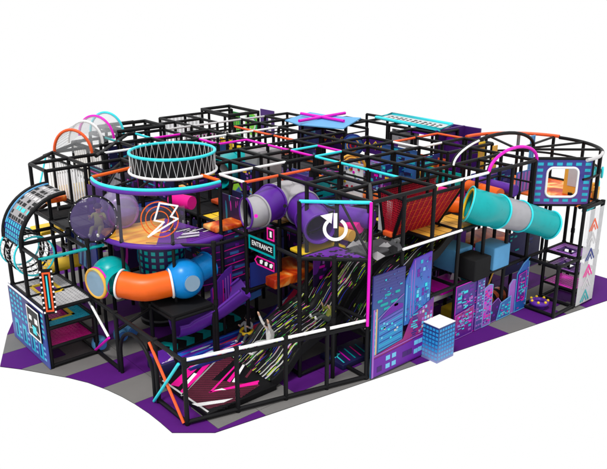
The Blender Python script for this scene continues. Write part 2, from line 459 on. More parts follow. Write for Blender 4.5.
# marquee arrow sign
m = MB(); F3 = (V3((-1.05, 3.50, 0)), V3((.9,-.45,0)), Z)
m.rect(F3, 0, 1.25, .24, 2.2, 'black', .03); m.bar(F3, [(.06,1.32),(.18,1.32),(.18,2.12),(.06,2.12)], .035, 'redorange', .01, .03, True)
m.bar(F3, [(.12,1.4),(.12,2.05)], .03, 'cyan', .01, .03)
for k in range(9):
    for u in (.015, .225): m.disc(F3[0] + F3[1].normalized()*u + Z*(1.29 + k*.108) + F3[1].normalized().cross(Z)*.03, F3[1].cross(Z), .02, .012, 'white', 8)
m.build('marquee_sign', label='narrow upright black sign edged with white bulbs and orange outline', cat='sign')
# barrel facade
bt = thing('barrel_roof', 'rounded white and blue building print arching over the left tower', 'barrel roof', (-.6,4.9,2.4))
def barrel(y, t, r=1.0): return V3((0 - 1.03*r*math.cos(t), y, 2.4 + .97*r*math.sin(t)))
for y_ in (4.42, 5.42):
    m = MB(); m.tube([barrel(y_, math.pi/2*i/14) for i in range(-1, 15)], .045, 'black', 10); m.build('rim', bt)
m = MB(); NB = 14
for i in range(NB):
    t0, t1 = math.pi/2*i/NB, math.pi/2*(i+1)/NB
    m.add([barrel(4.46,t0), barrel(5.38,t0), barrel(5.38,t1), barrel(4.46,t1)], [[0,1,2,3]], 'deepblue' if i < 4 else 'grey', True)
    m.add([barrel(4.46,t0,.97), barrel(5.38,t0,.97), barrel(5.38,t1,.97), barrel(4.46,t1,.97)], [[3,2,1,0]], 'rubber', True)
m.build('skin', bt)
m = MB(); rr = random.Random(3)
for i in range(NB):
    t0, t1 = math.pi/2*(i+.12)/NB, math.pi/2*(i+.85)/NB
    y_ = 4.5
    while y_ < 5.28:
        w = .1 if i < 4 else rr.choice([.08, .14, .2, .1])
        w = min(w, 5.3 - y_)
        if i < 4 or rr.random() < .72:
            c = 'sky_teal' if i < 4 else ('black' if i != 6 else 'cyan')
            if i >= 9 and i % 3 == 0: c = 'lgrey'
            m.add([barrel(y_,t0,1.006), barrel(y_+w*.8,t0,1.006), barrel(y_+w*.8,t1,1.006), barrel(y_,t1,1.006)], [[0,1,2,3]], c)
        y_ += w + .02
m.tube([barrel(5.3, math.pi/2*i/14, 1.012) for i in range(3, 15)], .02, 'padblue', 6)
m.build('windows', bt)
# caged net drum under it
m = MB(); c0 = at(27, 251, 2.1)
for y_ in (-.42, -.14, .14, .42): m.ring(c0 + Y*y_, Y, .42, .02, 'cyan' if abs(y_) > .2 else 'black', 28, 6)
for k in range(22):
    a = 2*math.pi*k/22
    for s_ in (1, -1): m.tube([c0 + V3((math.cos(a+s_*t*.5)*.41, -.42+.84*t, math.sin(a+s_*t*.5)*.41)) for t in (0,.33,.66,1)], .007, 'lgrey', 4)
m.build('net_tunnel', label='small net tunnel with cyan hoops under the rounded white roof', cat='net tunnel')

# --- upper left box frames -------------------------------------------
def frame(label, loc): return thing('climbing_structure', label, 'climbing structure', loc, 'black padded frames of the playground')
fl = frame('tall open black frame box standing above the left yellow pads', nd(0,7))
for i, j in ((0,6),(0,7),(1,6),(1,7),(1,8)): post(fl, nd(i,j), L3)
for z_ in (L2, L3):
    for j in (6, 7): beam(fl, nd(0,j,z_), nd(1,j,z_))
    for a_, b_ in (((0,6),(0,7)),((1,6),(1,7)),((1,7),(1,8)),((0,7),(1,8))): beam(fl, nd(*a_,z_), nd(*b_,z_))
    beam(fl, nd(0,6,3.1), nd(0,7,3.1), r=.03)
post(fl, nd(0, 5), L2); beam(fl, nd(0,5,L2), nd(1,5,L2)); beam(fl, nd(0,5,L2), nd(0,6,L2)); beam(fl, nd(0,5.5,2.9), nd(3,5.5,2.9))
beam(fl, at(46,155,3.6), at(38,194,2.9), 'cyan', .02, 'thin leaning cyan pole', 'pole')
deck(fl, 0, 5*G, G, 6*G, L2, 'darkgrey'); deck(fl, 0, 6*G, G, 7*G, L2, 'rubber')

# --- interior lattice ------------------------------------------------
def node_ok(i, j):
    if j == -1: return 4 <= i <= 10
    if (i, j) in ((3,1), (3,0)): return False
    if j <= 3: return 3 <= i <= 12 and not (i == 12 and j < 3)
    if j == 4: return 3 <= i <= 12
    if j in (5, 6): return 1 <= i <= 12
    if j == 7: return 1 <= i <= 12
    if j == 8: return 1 <= i <= 10
    if j == 9: return 2 <= i <= 10
    if j == 10: return 3 <= i <= 9
    if j == 11: return 4 <= i <= 9
    return False
zones = [
 ((3,6), (0,2), 'black frame around the grey and purple tunnel, white and orange beams on top'),
 ((4,7), (-1,0), 'front black frame carrying the red net, right of the magenta post'),
 ((7,10), (-1,0), 'front black frame behind the turquoise tube, below the white and magenta arches'),
 ((6,9), (0,2), 'black frame just behind the red net and left of the white arch'),
 ((9,12), (0,2), 'black frame under the round right rim, behind the window house'),
 ((3,6), (2,4), 'black frame under the magenta top beam right of the cyan ring'),
 ((6,9), (2,4), 'black frame in the middle under the long cyan top beam'),
 ((9,12), (2,4), 'black frame beside the purple corner room at the right back'),
 ((1,4), (5,7), 'black frame behind the cyan ring with magenta and cyan beams on top'),
 ((4,7), (5,7), 'black frame around the grey box and the turquoise back tube'),
 ((7,10), (5,7), 'black frame under the light blue canopies'),
 ((10,12), (5,7), 'black frame under the cyan outlined billboard'),
 ((1,5), (8,11), 'black frame at the far left back behind the hoop vault'),
 ((5,10), (8,11), 'black frame at the far back with the raised black top corner'),
]
colored = {}
def cb(i0, j0, i1, j1, c, z=L3):
    if i0 != i1 and j0 != j1: return
    n = max(abs(i1-i0), abs(j1-j0))
    for k in range(n):
        a = (i0 + (i1-i0)*k//n, j0 + (j1-j0)*k//n); b = (i0 + (i1-i0)*(k+1)//n, j0 + (j1-j0)*(k+1)//n)
        colored[(a, b)] = colored[(b, a)] = c
cb(3,3,3,2,'white'); cb(3,3,5,3,'white'); cb(3,2,5,2,'redorange')
cb(5,7,5,6,'magenta'); cb(5,6,6,6,'magenta'); cb(6,6,6,3,'magenta'); cb(6,3,6,0,'cyan'); cb(6,3,7,3,'cyan'); cb(7,4,7,3,'magenta'); cb(6,4,7,4,'cyan')
cb(6,-1,8,-1,'white'); cb(7,8,7,5,'redorange'); cb(5,7,8,7,'white'); cb(2,7,4,7,'white'); cb(3,9,3,8,'teal'); cb(4,9,4,8,'cyan'); cb(4,8,5,8,'magenta')
cb(5,9,9,9,'lgrey'); cb(9,3,11,3,'redorange'); cb(11,3,11,2,'redorange'); cb(9,3,9,2,'white'); cb(9,2,10,2,'white')
rl = random.Random(11)
rp_ = random.Random(77)
def inner_panel(t, a, b):
    """printed or padded infill between two posts, on either storey"""
    for z0, pr, h in ((L2, .17, .8), (L1, .34, 1.0)):
        if rp_.random() > pr: continue
        if z0 == L2 and min(a[0],b[0]) <= 5 and min(a[1],b[1]) <= 2: continue
        if z0 == L2 and min(a[0],b[0]) >= 7 and min(a[1],b[1]) >= 3: continue
        if z0 == L2 and (a[1] > 9 or b[1] > 9): continue
        A_, B_ = nd(*a, 0), nd(*b, 0)
        if A_.x > B_.x: A_, B_ = B_, A_
        if abs(A_.x - B_.x) < .01 and A_.y < B_.y: A_, B_ = B_, A_
        U_ = (B_ - A_).normalized(); F = (A_ + U_*.07 + Z*(z0+.06), U_, Z); w = G - .14
        c = rp_.choice(['neon_print','dpurple','navy','deepblue','slate','violet','neon_print','steel_blue','teal','dpurple'])
        hh = h * rp_.choice([.55, .8, 1]); m = MB(); m.rect(F, 0, 0, w, hh, c, .025, 0)
        k = rp_.random(); q = rp_
        if k < .6:
            for n_ in range(16):
                u, v_ = q.random()*w*.8, q.random()*hh*.85; m.rect(F, u, v_, u+.03+q.random()*.14, v_+.02+q.random()*.07, q.choice(['sky_teal','violet','steel_blue','magenta','win_blue','yellow','lilac']), .003, .026+n_*.0005)
        elif k < .8:
            for n_ in range(7): m.rect(F, .03, hh*(n_+.2)/7, w-.03, hh*(n_+.45)/7, q.choice(['magenta','sky_teal','violet']), .003, .026)
        m.build('panel', t)
front_cols = {4:L3,5:L3,6:L3,7:L3,8:L3,9:L3,10:L3}
NODEDONE = set()
for (i0, i1), (j0, j1), lab in zones:
    t = frame(lab, nd((i0+i1)/2, (j0+j1)/2 if j0 >= 0 else -1))
    nodes = [(i, j) for i in range(i0, i1+1) for j in range(j0, j1+1) if node_ok(i, j)]
    for (i, j) in nodes:
        if (i, j) in NODEDONE: continue
        NODEDONE.add((i, j))
        z0 = 0
        post(t, nd(i, j, z0), L3)
        for di, dj in ((1,0), (0,1), (-1,0), (0,-1)):
            a, b = (i, j), (i+di, j+dj)
            if not node_ok(*b): continue
            if a not in NODEDONE or b not in NODEDONE: continue
            c = colored.get((a, b))
            if c: beam(t, nd(*a, L3), nd(*b, L3), c, .031, c.replace('redorange', 'orange').replace('lgrey', 'pale grey') + ' top beam')
            elif rl.random() < .84: beam(t, nd(*a, L3), nd(*b, L3))
            slide_zone = (a[1] <= 1 and b[1] <= 1 and a[0] < 6 and b[0] < 6 and a[1] >= 0)
            if not slide_zone:
                beam(t, nd(*a, L2), nd(*b, L2))
                if rl.random() < .75 or a[1] <= 0: beam(t, nd(*a, L1), nd(*b, L1))
                edge = (a[1] == b[1] == -1)
                if not edge and rl.random() < .34: beam(t, nd(*a, 3.12), nd(*b, 3.12), r=.024, name='rail')
                if min(a[1], b[1]) >= 1 and max(a[0], b[0]) <= 11: inner_panel(t, a, b)
    # decks at both storeys
    for i in range(i0, i1):
        for j in range(j0, j1):
            if not all(node_ok(i+a, j+b) for a in (0,1) for b in (0,1)): continue
            if i < 6 and j <= 0: continue
            x0, y0 = i*G, nd(0, j).y; x1, y1 = (i+1)*G, nd(0, j+1).y
            c = rl.choices(['rubber','darkgrey','dpurple','neon_print','flame_print','yellow','deepblue','gold'], [7,3,5,4,4,2.4,1.5,1.6])[0]
            if rl.random() < .86: deck(t, x0, y0, x1, y1, L2, c)
            if rl.random() < .7 and j >= 1: deck(t, x0, y0, x1, y1, L1, rl.choices(['rubber','darkgrey','dpurple','neon_print','flame_print','yellow'], [8,3,5,5,4,2.4])[0])
nodes_done = True

# remaining cells between zones get decks through strip frames
gap = thing('deck_platform', 'dark padded walkway decks inside the upper storey between the frames', 'platform', nd(6,5,L2))
k_ = 0
for i in range(1, 12):
    for j in range(0, 11):
        if not all(node_ok(i+a, j+b) for a in (0,1) for b in (0,1)): continue
        inz = any(a0 <= i < a1 and b0 <= j < b1 for (a0, a1), (b0, b1), _ in zones)
        if inz or (i < 6 and j <= 0): continue
        if rl.random() < .8 and k_ < 98:
            deck(gap, i*G, j*G, (i+1)*G, (j+1)*G, L2-.004, rl.choices(['rubber','darkgrey','dpurple','neon_print','gold'], [8,3,4,4,1])[0]); k_ += 1

# --- front corner frame: triangular deck, power panel, magenta post -----
fc = frame('triangular front corner frame with one magenta post and a cyan top beam', V3((3.2,-.4,0)))
P0, P1, P2 = V3((2.62,0,0)), V3((3.56,-.93,0)), V3((3.58,0,0))
beam(fc, P0+Z*L2, nd(3,2,L2)); beam(fc, P0+Z*.06, V3((2.66,.9,.06))); post(fc, P0, L3); post(fc, P1, L3); post(fc, (3.09,-.46,0), L2)
beam(fc, P0+Z*L3, P1+Z*L3, 'cyan', .034, 'cyan top beam'); beam(fc, P0+Z*L2, P1+Z*L2); beam(fc, P0+Z*L2, P2+Z*L2); beam(fc, P1+Z*L2, P2+Z*L2)
beam(fc, P2+Z*L3, P1+Z*L3); beam(fc, P1+Z*L3, nd(5,0,L3)); beam(fc, P0+Z*.05, P2+Z*.05); beam(fc, P2+Z*.05, P1+Z*.05)
beam(fc, V3((3.50,-.985,1.2)), V3((3.50,-.985,3.68)), 'magenta', .030, 'magenta pad on the corner post', 'post_pad')
beam(fc, P1+Z*2.6, V3((3.58,0,3.6)), r=.025); beam(fc, P2+Z*1.3, P1+Z*1.0, r=.03)
m = MB(); m.hexa([p + Z*(L2-.03) for p in (P0,P1,P2)], [p + Z*(L2+.03) for p in (P0,P1,P2)], 'violet'); 
rr = random.Random(5)
for k in range(22):
    a, b = sorted((rr.random(), rr.random())); p = P0*a + P1*(b-a) + P2*(1-b); p = p*.85 + (P0+P1+P2)/3*.15
    if (p.z + 0) >= 0: m.disc(p + Z*(L2+.03), Z, .025+.03*rr.random(), .004, 'black', 5)
m.build('deck', fc, 'violet triangular deck with dark speckles')
pw = thing('clear_panel', 'clear panel with the white circular power arrow symbol', 'clear panel', (3.1,-.5,2.6))
Ud = (P1-P0).normalized(); F = (P0 + Z*L2, Ud, Z)
m = MB(); m.rect(F, .06, .08, 1.26, 1.06, 'clear_panel', .01); m.build('panel', pw)
m = MB(); cc = (.67, .60)
arc = [(cc[0] + .2*math.cos(R(a)), cc[1] + .2*math.sin(R(a))) for a in range(140, 415, 11)]
arc = [(cc[0] + .2*math.cos(R(a)), cc[1] + .2*math.sin(R(a))) for a in [127 + 285*k/26 for k in range(27)]]
m.bar(F, arc, .06, 'white', .006, .012); m.rect(F, cc[0]-.035, cc[1]+.02, cc[0]+.035, cc[1]+.31, 'white', .006, .012)
m.on(*F, [(cc[0]-.28,cc[1]+.26),(cc[0]-.05,cc[1]+.32),(cc[0]-.07,cc[1]+.11)], 'white', .006, .024)
m.build('power_symbol', pw)

# --- ENTRANCE sign -----------------------------------------------------
es = thing('entrance_sign', 'small black ENTRANCE sign with teal border and pink arrow box', 'sign', (2.66,1.1,2.0))
F = (V3((2.62,1.56,0)), -Y, Z)
m = MB(); m.rect(F, 0, 2.32, .86, 2.62, 'black', .03); m.bar(F, [(.02,2.34),(.84,2.34),(.84,2.60),(.02,2.60)], .04, 'teal', .01, .031, True); m.build('board', es)
m = MB(); m.rect(F, .2, 2.04, .83, 2.23, 'black', .03); m.bar(F, [(.28,2.05),(.82,2.05),(.82,2.22),(.28,2.22),(.2,2.13)], .025, 'pink', .01, .031, True)
for k in range(3):
    u = .36 + k*.16; m.on(*F, [(u,2.09),(u+.07,2.09),(u+.1,2.16),(u+.07,2.19),(u,2.16)], 'white', .006, .031)
m.build('arrow_box', es)
m = MB(); m.rect(F, .62, 2.68, .84, 2.92, 'black', .03); m.bar(F, [(.63,2.69),(.83,2.69),(.83,2.91),(.63,2.91)], .03, 'pink', .01, .031, True); m.rect(F, .7, 2.74, .76, 2.86, 'white', .006, .031); m.build('lamp_box', es)
def text(body, F, u, v, size, mat, parent=None, name='lettering', lift=.032, ext=.004, label=None, squeeze=1):
    c = bpy.data.curves.new('t', 'FONT'); c.body = body; c.size = size; c.extrude = ext; c.align_x = 'CENTER'; c.align_y = 'CENTER'
    o = bpy.data.objects.new('t', c); COL.objects.link(o); dg = bpy.context.evaluated_depsgraph_get()
    me = bpy.data.meshes.new_from_object(o.evaluated_get(dg)); bpy.data.objects.remove(o)
    O, U, W = [Vector(q) for q in F]; U.normalize(); W.normalize(); N = U.cross(W)
    mm = MB(); mm.add([O + U*(u + p.co.x*squeeze) + W*(v + p.co.y) + N*(lift + p.co.z) for p in me.vertices], [list(p.vertices) for p in me.polygons], mat)
    return mm.build(name, parent, label)
text('ENTRANCE', F, .43, 2.47, .145, 'white', es, squeeze=.9)
m = MB(); m.rod((2.68,.72,1.27), (2.68,.72,2.95), .03, 'black'); m.build('pole', es)

# --- slides ------------------------------------------------------------
def profile_slide(name, label, prof, y0, y1, mat, lanes=3, side='rubber', th=.14, lip=.07, smooth_n=60):
    t = thing(name, label, 'slide', (prof[0][0], (y0+y1)/2, 0))
    def zf(x):
        for (a, za), (b, zb) in zip(prof, prof[1:]):
            if a <= x <= b:
                s = (x-a)/(b-a); s = s*s*(3-2*s)*.55 + s*.45; return za + (zb-za)*s
        return prof[-1][1]
    xs = [prof[0][0] + (prof[-1][0]-prof[0][0])*k/smooth_n for k in range(smooth_n+1)]
    m = MB(); nl = lanes*8; vs = []; uv = []
    for x in xs:
        for q in range(nl+1):
            yy = y0 + (y1-y0)*q/nl; ph = (q % 8)/8
            bump = lip * max(0, math.cos(2*math.pi*ph))**4
            vs.append(V3((x, yy, zf(x) + bump))); uv.append((x, yy))
    fs = [[a*(nl+1)+q, (a+1)*(nl+1)+q, (a+1)*(nl+1)+q+1, a*(nl+1)+q+1] for a in range(smooth_n) for q in range(nl)]
    m.add(vs, fs, mat, True, uv)
    m.build('slide_bed', t)
    m = MB(); vs = [v - Z*(th + .05) for v in vs]
    sub = lambda yy, s_: None
    for yy in (y0, y1):
        pts = [V3((x, yy, zf(x))) for x in xs]
        a = pts; n = len(a)
        for k in range(n-1):
            o_ = Y*.02
            m.hexa([a[k]-o_-Z*th, a[k+1]-o_-Z*th, a[k+1]+o_-Z*th, a[k]+o_-Z*th], [a[k]-o_+Z*lip, a[k+1]-o_+Z*lip, a[k+1]+o_+Z*lip, a[k]+o_+Z*lip], side)
    m.add([V3((x, yy, zf(x)-th)) for x in xs for yy in (y0, y1)], [[2*k, 2*k+1, 2*k+3, 2*k+2] for k in range(smooth_n)], side, True)
    m.build('side_wall', t)
    return t, zf
sl, zf1 = profile_slide('slide', 'wide wavy black slide with white and yellow streaks running down to the pink landing mat',
  [(1.9,.14),(2.25,.3),(2.7,.66),(3.2,.82),(3.6,.95),(4.1,1.45),(4.6,1.85),(5.1,1.98),(5.6,2.4),(6.0,2.5)], -.02, 1.32, 'streaks', 3)
m = MB(); m.rbox((5.36,0,L2-.06),(6.2,1.75,L2-.005),'rubber',.01); m.build('platform', sl)
sl4, zf4 = profile_slide('slide', 'narrow streaked slide behind the slate skyline wall under the red net',
  [(3.75,.9),(4.4,1.5),(5.0,1.85),(5.6,2.15),(6.2,2.5)], -.85, -.06, 'streaks', 2)
sl2, zf2 = profile_slide('slide', 'glossy blue slide with red and white streaks beside the wavy black slide',
  [(.95,.12),(1.6,.14),(2.6,.16),(3.3,.2),(4.0,.55),(4.8,1.2),(5.6,1.9)], 1.42, 2.14, 'blue_slide_print', 1, 'deepblue')
sl3, zf3 = profile_slide('slide', 'short black slide end with turquoise chevrons next to the blue slide',
  [(.85,.12),(1.6,.14),(2.6,.22),(3.2,.5)], 2.24, 2.95, 'rubber', 1)
m = MB()
for k in range(5):
    x = 1.0 + k*.42; z = zf3(x+.2)+.012
    F = (V3((x,2.3,z)), X, Y)
    m.on(*F, [(0,0),(.2,0),(.38,.28),(.2,.56),(0,.56),(.18,.28)], 'teal', .006, .0)
m.build('chevrons', sl3)
# landing mat with pink and dotted artwork
lm = thing('landing_mat', 'black landing mat with pink stripes at the foot of the wavy slide', 'mat', (1.1,.75,0))
m = MB(); m.rbox((.36,-.1,0),(1.96,1.62,.13),'black',.02); m.build('pad', lm)
m = MB()
def art(pts, c, k):
    q = [at(u, v, .131) for u, v in pts]
    ar = sum(q[i].x*q[(i+1) % len(q)].y - q[(i+1) % len(q)].x*q[i].y for i in range(len(q)))
    if ar < 0: q = q[::-1]
    m.hexa([V3((p.x,p.y,.131)) for p in q], [V3((p.x,p.y,.132+.001*k)) for p in q], c)
art([(182,394),(216,357),(238,356),(212,380),(260,385),(236,401),(208,409)], 'brick', 1)
q_ = random.Random(1)
for a in range(40):
    for b in range(30):
        u, v = 182 + a*2.0 + (b % 2), 357 + b*1.85
        inside = v > 394 - (u-182)*1.09 and v < 409 and not (u > 212 + (380-v)*1.08 and v < 380) and u < 236 + (401-v)*1.5 and v < 394 + (u-182)*.6
        if inside and u < 258: art([(u-.55,v-.5),(u+.55,v-.5),(u+.55,v+.5),(u-.55,v+.5)], 'black', 2)
art([(170.5,385),(178.7,386.6),(206.8,359.3),(196,360.5)], 'pink', 3)
art([(179.8,392),(184.5,393.6),(216,357),(210.3,358)], 'pink', 3)
art([(185,383),(188,384),(197,374),(194,373)], 'white', 4); 0 and art([(163,379.5),(168,383),(174,377),(169,375)], 'white', 4)
art([(180.5,395.5),(182,396.3),(221,356.5),(219.5,356.5)], 'grey', 3)
art([(209,392.5),(211,393),(243,359),(241.5,358.5)], 'pink', 4); art([(209,393),(210,391.5),(259,380.5),(259,382)], 'pink', 4)
art([(227,381),(230,382.5),(238,372),(235,371)], 'pink', 4); art([(232,382),(234.5,382.5),(247,362),(244.5,361.5)], 'white', 4)
art([(214,390.5),(258,381.8),(258,384.5),(225,390)], 'pink', 5); art([(214,390.6),(222,388.5),(226,390)], 'white', 6)
art([(192,404),(233,398.5),(224,402.5),(198,406.5)], 'white', 5); art([(245,377),(247,378),(256,366),(254,365.5)], 'brick', 4)
art([(162,381),(163.5,380),(209,411.5),(207.5,412.5)], 'lgrey', 3)
m.build('artwork', lm)
# violet mat in front of the blue slide
m = MB(); m.rbox((.5,1.75,0),(.95,2.35,.28),'navy',.03)
F = (V3((.5,1.75,.281)), X, Y)
m.rect(F,.03,.03,.42,.57,'purple',.003); 
for k in range(3): m.bar(F, [(.06+k*.05,.06),(.34,.06+k*.05),(.38,.5)], .015, 'white', .003, .003)
m.build('foam_step', label='navy and violet foam step with white lines before the blue slide', cat='foam step')

# purple spiral chute
def chute(label, pts, r, mat, name='chute', half=True, group=None, wall=.03):
    t = MB(); pts = [V3(p) for p in pts]
    # Catmull-Rom
    out = []
    P = [pts[0]] + pts + [pts[-1]]
    for k in range(1, len(P)-2):
        for s in range(8):
            u = s/8; a, b, c, d = P[k-1], P[k], P[k+1], P[k+2]
            out.append(.5*((2*b) + (c-a)*u + (2*a-5*b+4*c-d)*u*u + (3*b-3*c+d-a)*u**3))
    out.append(pts[-1]); n = 14; vs = []
    for k, p in enumerate(out):
        tg = (out[min(k+1, len(out)-1)] - out[max(k-1, 0)]).normalized(); s_ = tg.cross(Z).normalized(); w = s_.cross(tg)
        for q in range(n+1):
            a = math.pi + math.pi*q/n; vs.append(p + s_*math.cos(a)*r + w*math.sin(a)*r)
    t.add(vs, [[k*(n+1)+q, k*(n+1)+q+1, (k+1)*(n+1)+q+1, (k+1)*(n+1)+q] for k in range(len(out)-1) for q in range(n)], mat, True)
    for side in (0, n): t.tube([vs[k*(n+1)+side] for k in range(len(out))], wall, mat, 8)
    o = t.build(name, label=label, cat='chute slide', group=group)
    md = o.modifiers.new('s', 'SOLIDIFY'); md.thickness = .02
    return o
chute('curved purple open chute below the black square platform', [at(174,321,.8), at(188,317,.82), at(204,309,.98), at(222,298,1.2), at(240,284,1.5)], .34, 'purple')

# --- tubes ----------------------------------------------------------------
def spline(pts, s=10):
    pts = [V3(p) for p in pts]; P = [2*pts[0]-pts[1]] + pts + [2*pts[-1]-pts[-2]]; out = []
    for k in range(1, len(P)-2):
        for q in range(s):
            u = q/s; a, b, c, d = P[k-1], P[k], P[k+1], P[k+2]
            out.append(.5*((2*b) + (c-a)*u + (2*a-5*b+4*c-d)*u*u + (3*b-3*c+d-a)*u**3))
    return out + [pts[-1]]
def tube_run(t, pts, r, segs, flange='white', n=28, open_ends=True):
    """segs: list of (fraction end, material); pieces joined by flange rings"""
    sp = spline(pts); N = len(sp)-1; a = 0
    rs = [r]*(N+1) if not isinstance(r, list) else [r[min(k//10, len(r)-1)]*(1-(k%10)/10) + r[min(k//10+1, len(r)-1)]*(k%10)/10 for k in range(N+1)]
    for i, (fr, mat) in enumerate(segs):
        b = int(round(fr*N)); m = MB(); m.tube(sp[a:b+1], rs[a:b+1], mat, n, caps=False)
        o = m.build('tube_section', t, mat.replace('_', ' ') + ' section'); md = o.modifiers.new('s','SOLIDIFY'); md.thickness = .025
        for k in ((a, b) if i == 0 else (b,)):
            tg = (sp[min(k+1,N)] - sp[max(k-1,0)]).normalized(); m = MB()
            fm = flange if isinstance(flange, str) else flange[min(i + (1 if k == b else 0), len(flange)-1)]
            m.ring(sp[k], tg, rs[k] + .01, .022, fm, 36, 8); m.build('flange', t)
        a = b
    return sp
# front left tube
c1, c3 = at(111,275,1.72), at(184,278.5,1.72)
e0 = at(96,283.5,1.66)
tt = thing('crawl_tube', 'front crawl tube of turquoise elbow, orange pipe and blue ball', 'crawl tube', ((c1.x+c3.x)/2, (c1.y+c3.y)/2, 1.27))
a_, b_ = at(121,284,1.68), at(171,283,1.68)
td = (e0 - c1); td.z = 0; td.normalize()
m = MB(); m.ball(c1, .40, 'teal', 32, 18); m.tube([c1, c1.lerp(e0,.5), e0], [.34,.33,.31], 'teal', 32, caps=False); m.tube([c1, a_], [.33,.29], 'teal', 32, caps=False); m.build('elbow', tt, 'turquoise elbow')
m = MB(); m.ring(e0, td, .30, .036, 'gold', 40, 10); m.build('flange', tt, 'yellow rim of the round window'); m = MB(); m.disc(e0 + td*.0, td, .29, .02, 'porthole', 32); m.build('window', tt)
m = MB(); m.ring(e0 - td*.05, td, .325, .02, 'magenta', 40, 8); m.build('flange', tt, 'magenta rim')
mid = (a_+b_)/2 + V3((-.08,-.10,-.04))
pts = spline([a_, mid, b_]); m = MB(); m.tube(pts, .275, 'orange', 36, caps=False); m.build('tube_section', tt, 'orange pipe')
for p, q in ((pts[0], pts[1]), (pts[-1], pts[-2])):
    m = MB(); m.ring(p, (p-q), .295, .024, 'white', 40, 8); m.build('flange', tt, 'white flange')
bs = MB(); bs.ball(c3, .415, 'blue', 44, 26); bp = bs.build('ball_room', tt, 'blue ball')
pw_ = at(192.5,283.5,1.62); vd = (CAM-c3).normalized(); off = at(192.5,283.5,1.72)-c3; off -= vd*off.dot(vd); dn = (off + vd*math.sqrt(max(.01,.415**2-off.length_squared))).normalized()
m = MB(); m.disc(c3 + dn*.385, dn, .165, .035, 'porthole', 32); m.ring(c3 + dn*.385, dn, .17, .018, 'blue', 32, 8); m.build('window', bp)
ex = at(208,264,1.85); m = MB(); m.tube([c3 + (ex-c3)*.3, ex], .27, 'blue', 28, caps=False); m.build('tube_section', tt, 'blue pipe end'); m = MB(); m.ring(ex, ex-c3, .28, .02, 'blue', 30, 8); m.build('flange', tt)
# black platform under it
bpf = thing('platform', 'black square platform under the blue ball of the crawl tube', 'platform', (1.32,2.2,0))
m = MB(); m.rbox((.85,1.78,1.17),(1.8,2.68,1.25),'rubber',.02); m.build('deck', bpf)
for p in ((.85,1.78),(1.8,1.78),(.85,2.68),(1.8,2.68)): post(bpf, (*p, 0), 1.2)
for p, q in (((.85,1.78),(1.8,1.78)), ((.85,1.78),(.85,2.68)), ((1.8,1.78),(1.8,2.68)), ((.85,2.68),(1.8,2.68))):
    beam(bpf, V3((*p,1.14)), V3((*q,1.14)), r=.035)
beam(bpf, V3((0,2.55,.9)), V3((.85,2.68,1.1)), r=.03)
post(bpf, (1.84,1.74,0), 2.55); beam(bpf, V3((1.84,1.74,2.5)), V3((.85,2.68,2.5)), r=.035); beam(bpf, V3((1.84,1.74,2.5)), V3((2.65,1.8,2.5)), r=.035)

# grey and purple tunnel
tg = thing('tunnel_tube', 'bent grey and purple spiral tunnel ending in an open purple mouth', 'tunnel', (3.3,1.2,2.6))
tube_run(tg, [at(246,213,3.0), at(258,211,3.0), at(272,202,3.05), at(290,199,3.0), at(306,211,2.9), at(320,229,2.78)], [.31,.33,.37,.41,.37,.31],
  [(.2,'tunnel_grey'),(.40,'purple'),(.76,'tunnel_grey'),(.88,'purple'),(1,'purple')], ['purple','tunnel_grey','purple','tunnel_grey','purple','purple'])
for (u, v_, c) in ((256,216,'magenta'), (270,200,'grey'), (285,206,'rubber')):
    p = at(u, v_, 3.0); n_ = (CAM - p).normalized(); m = MB(); m.disc(p + n_*.30, n_, .04, .07, c, 16); m.build('peephole', tg)
# turquoise tube on the right
tr = thing('tunnel_tube', 'big turquoise tube slide with a clear section over the right front', 'tunnel', (8,-1,2.0))
spr = tube_run(tr, [at(468,204,2.99), at(481,208,2.90), at(496,211,2.72), at(514,215,2.55), at(531,219,2.35), at(550,225,2.12)], [.38,.38,.37,.35,.33,.32],
  [(.42,'teal'),(.66,'grey_tint'),(1,'teal')], ['cyan','cyan','cyan','cyan','cyan','cyan'])
m = MB(); m.ring(spr[0] + (spr[1]-spr[0])*.6, spr[1]-spr[0], .33, .03, 'yellow', 36, 8); m.build('flange', tr, 'yellow inner rim')
# back turquoise tube, grey box
tb = thing('tunnel_tube', 'turquoise crawl tube with grey window in front of the grey box at the back', 'tunnel', (5,5.6,2.6))
tube_run(tb, [at(217,174,2.95), at(230,166,3.0), at(244,164,3.0), at(256,164,3.0)], .38, [(.4,'teal'),(1,'teal')], 'teal')
p = at(225,168,3.0); n_ = (CAM-p).normalized(); m = MB(); m.disc(p + n_*.36, n_, .13, .03, 'grey', 20); m.build('window', tb)
gb = MB(); p = at(262,167,2.9)
p = at(263,184,2.56); gb.rbox((p.x-.32,p.y-.34,2.56),(p.x+.36,p.y+.34,3.5),'grey',.02); gb.build('padded_box', label='tall plain grey box right of the turquoise back tube', cat='padded box')
gb = MB(); gb.rbox((4.55,3.6,1.3),(5.3,4.35,2.5),'grey',.02); gb.build('padded_box', label='lower plain grey box just under the orange top beam', cat='padded box')

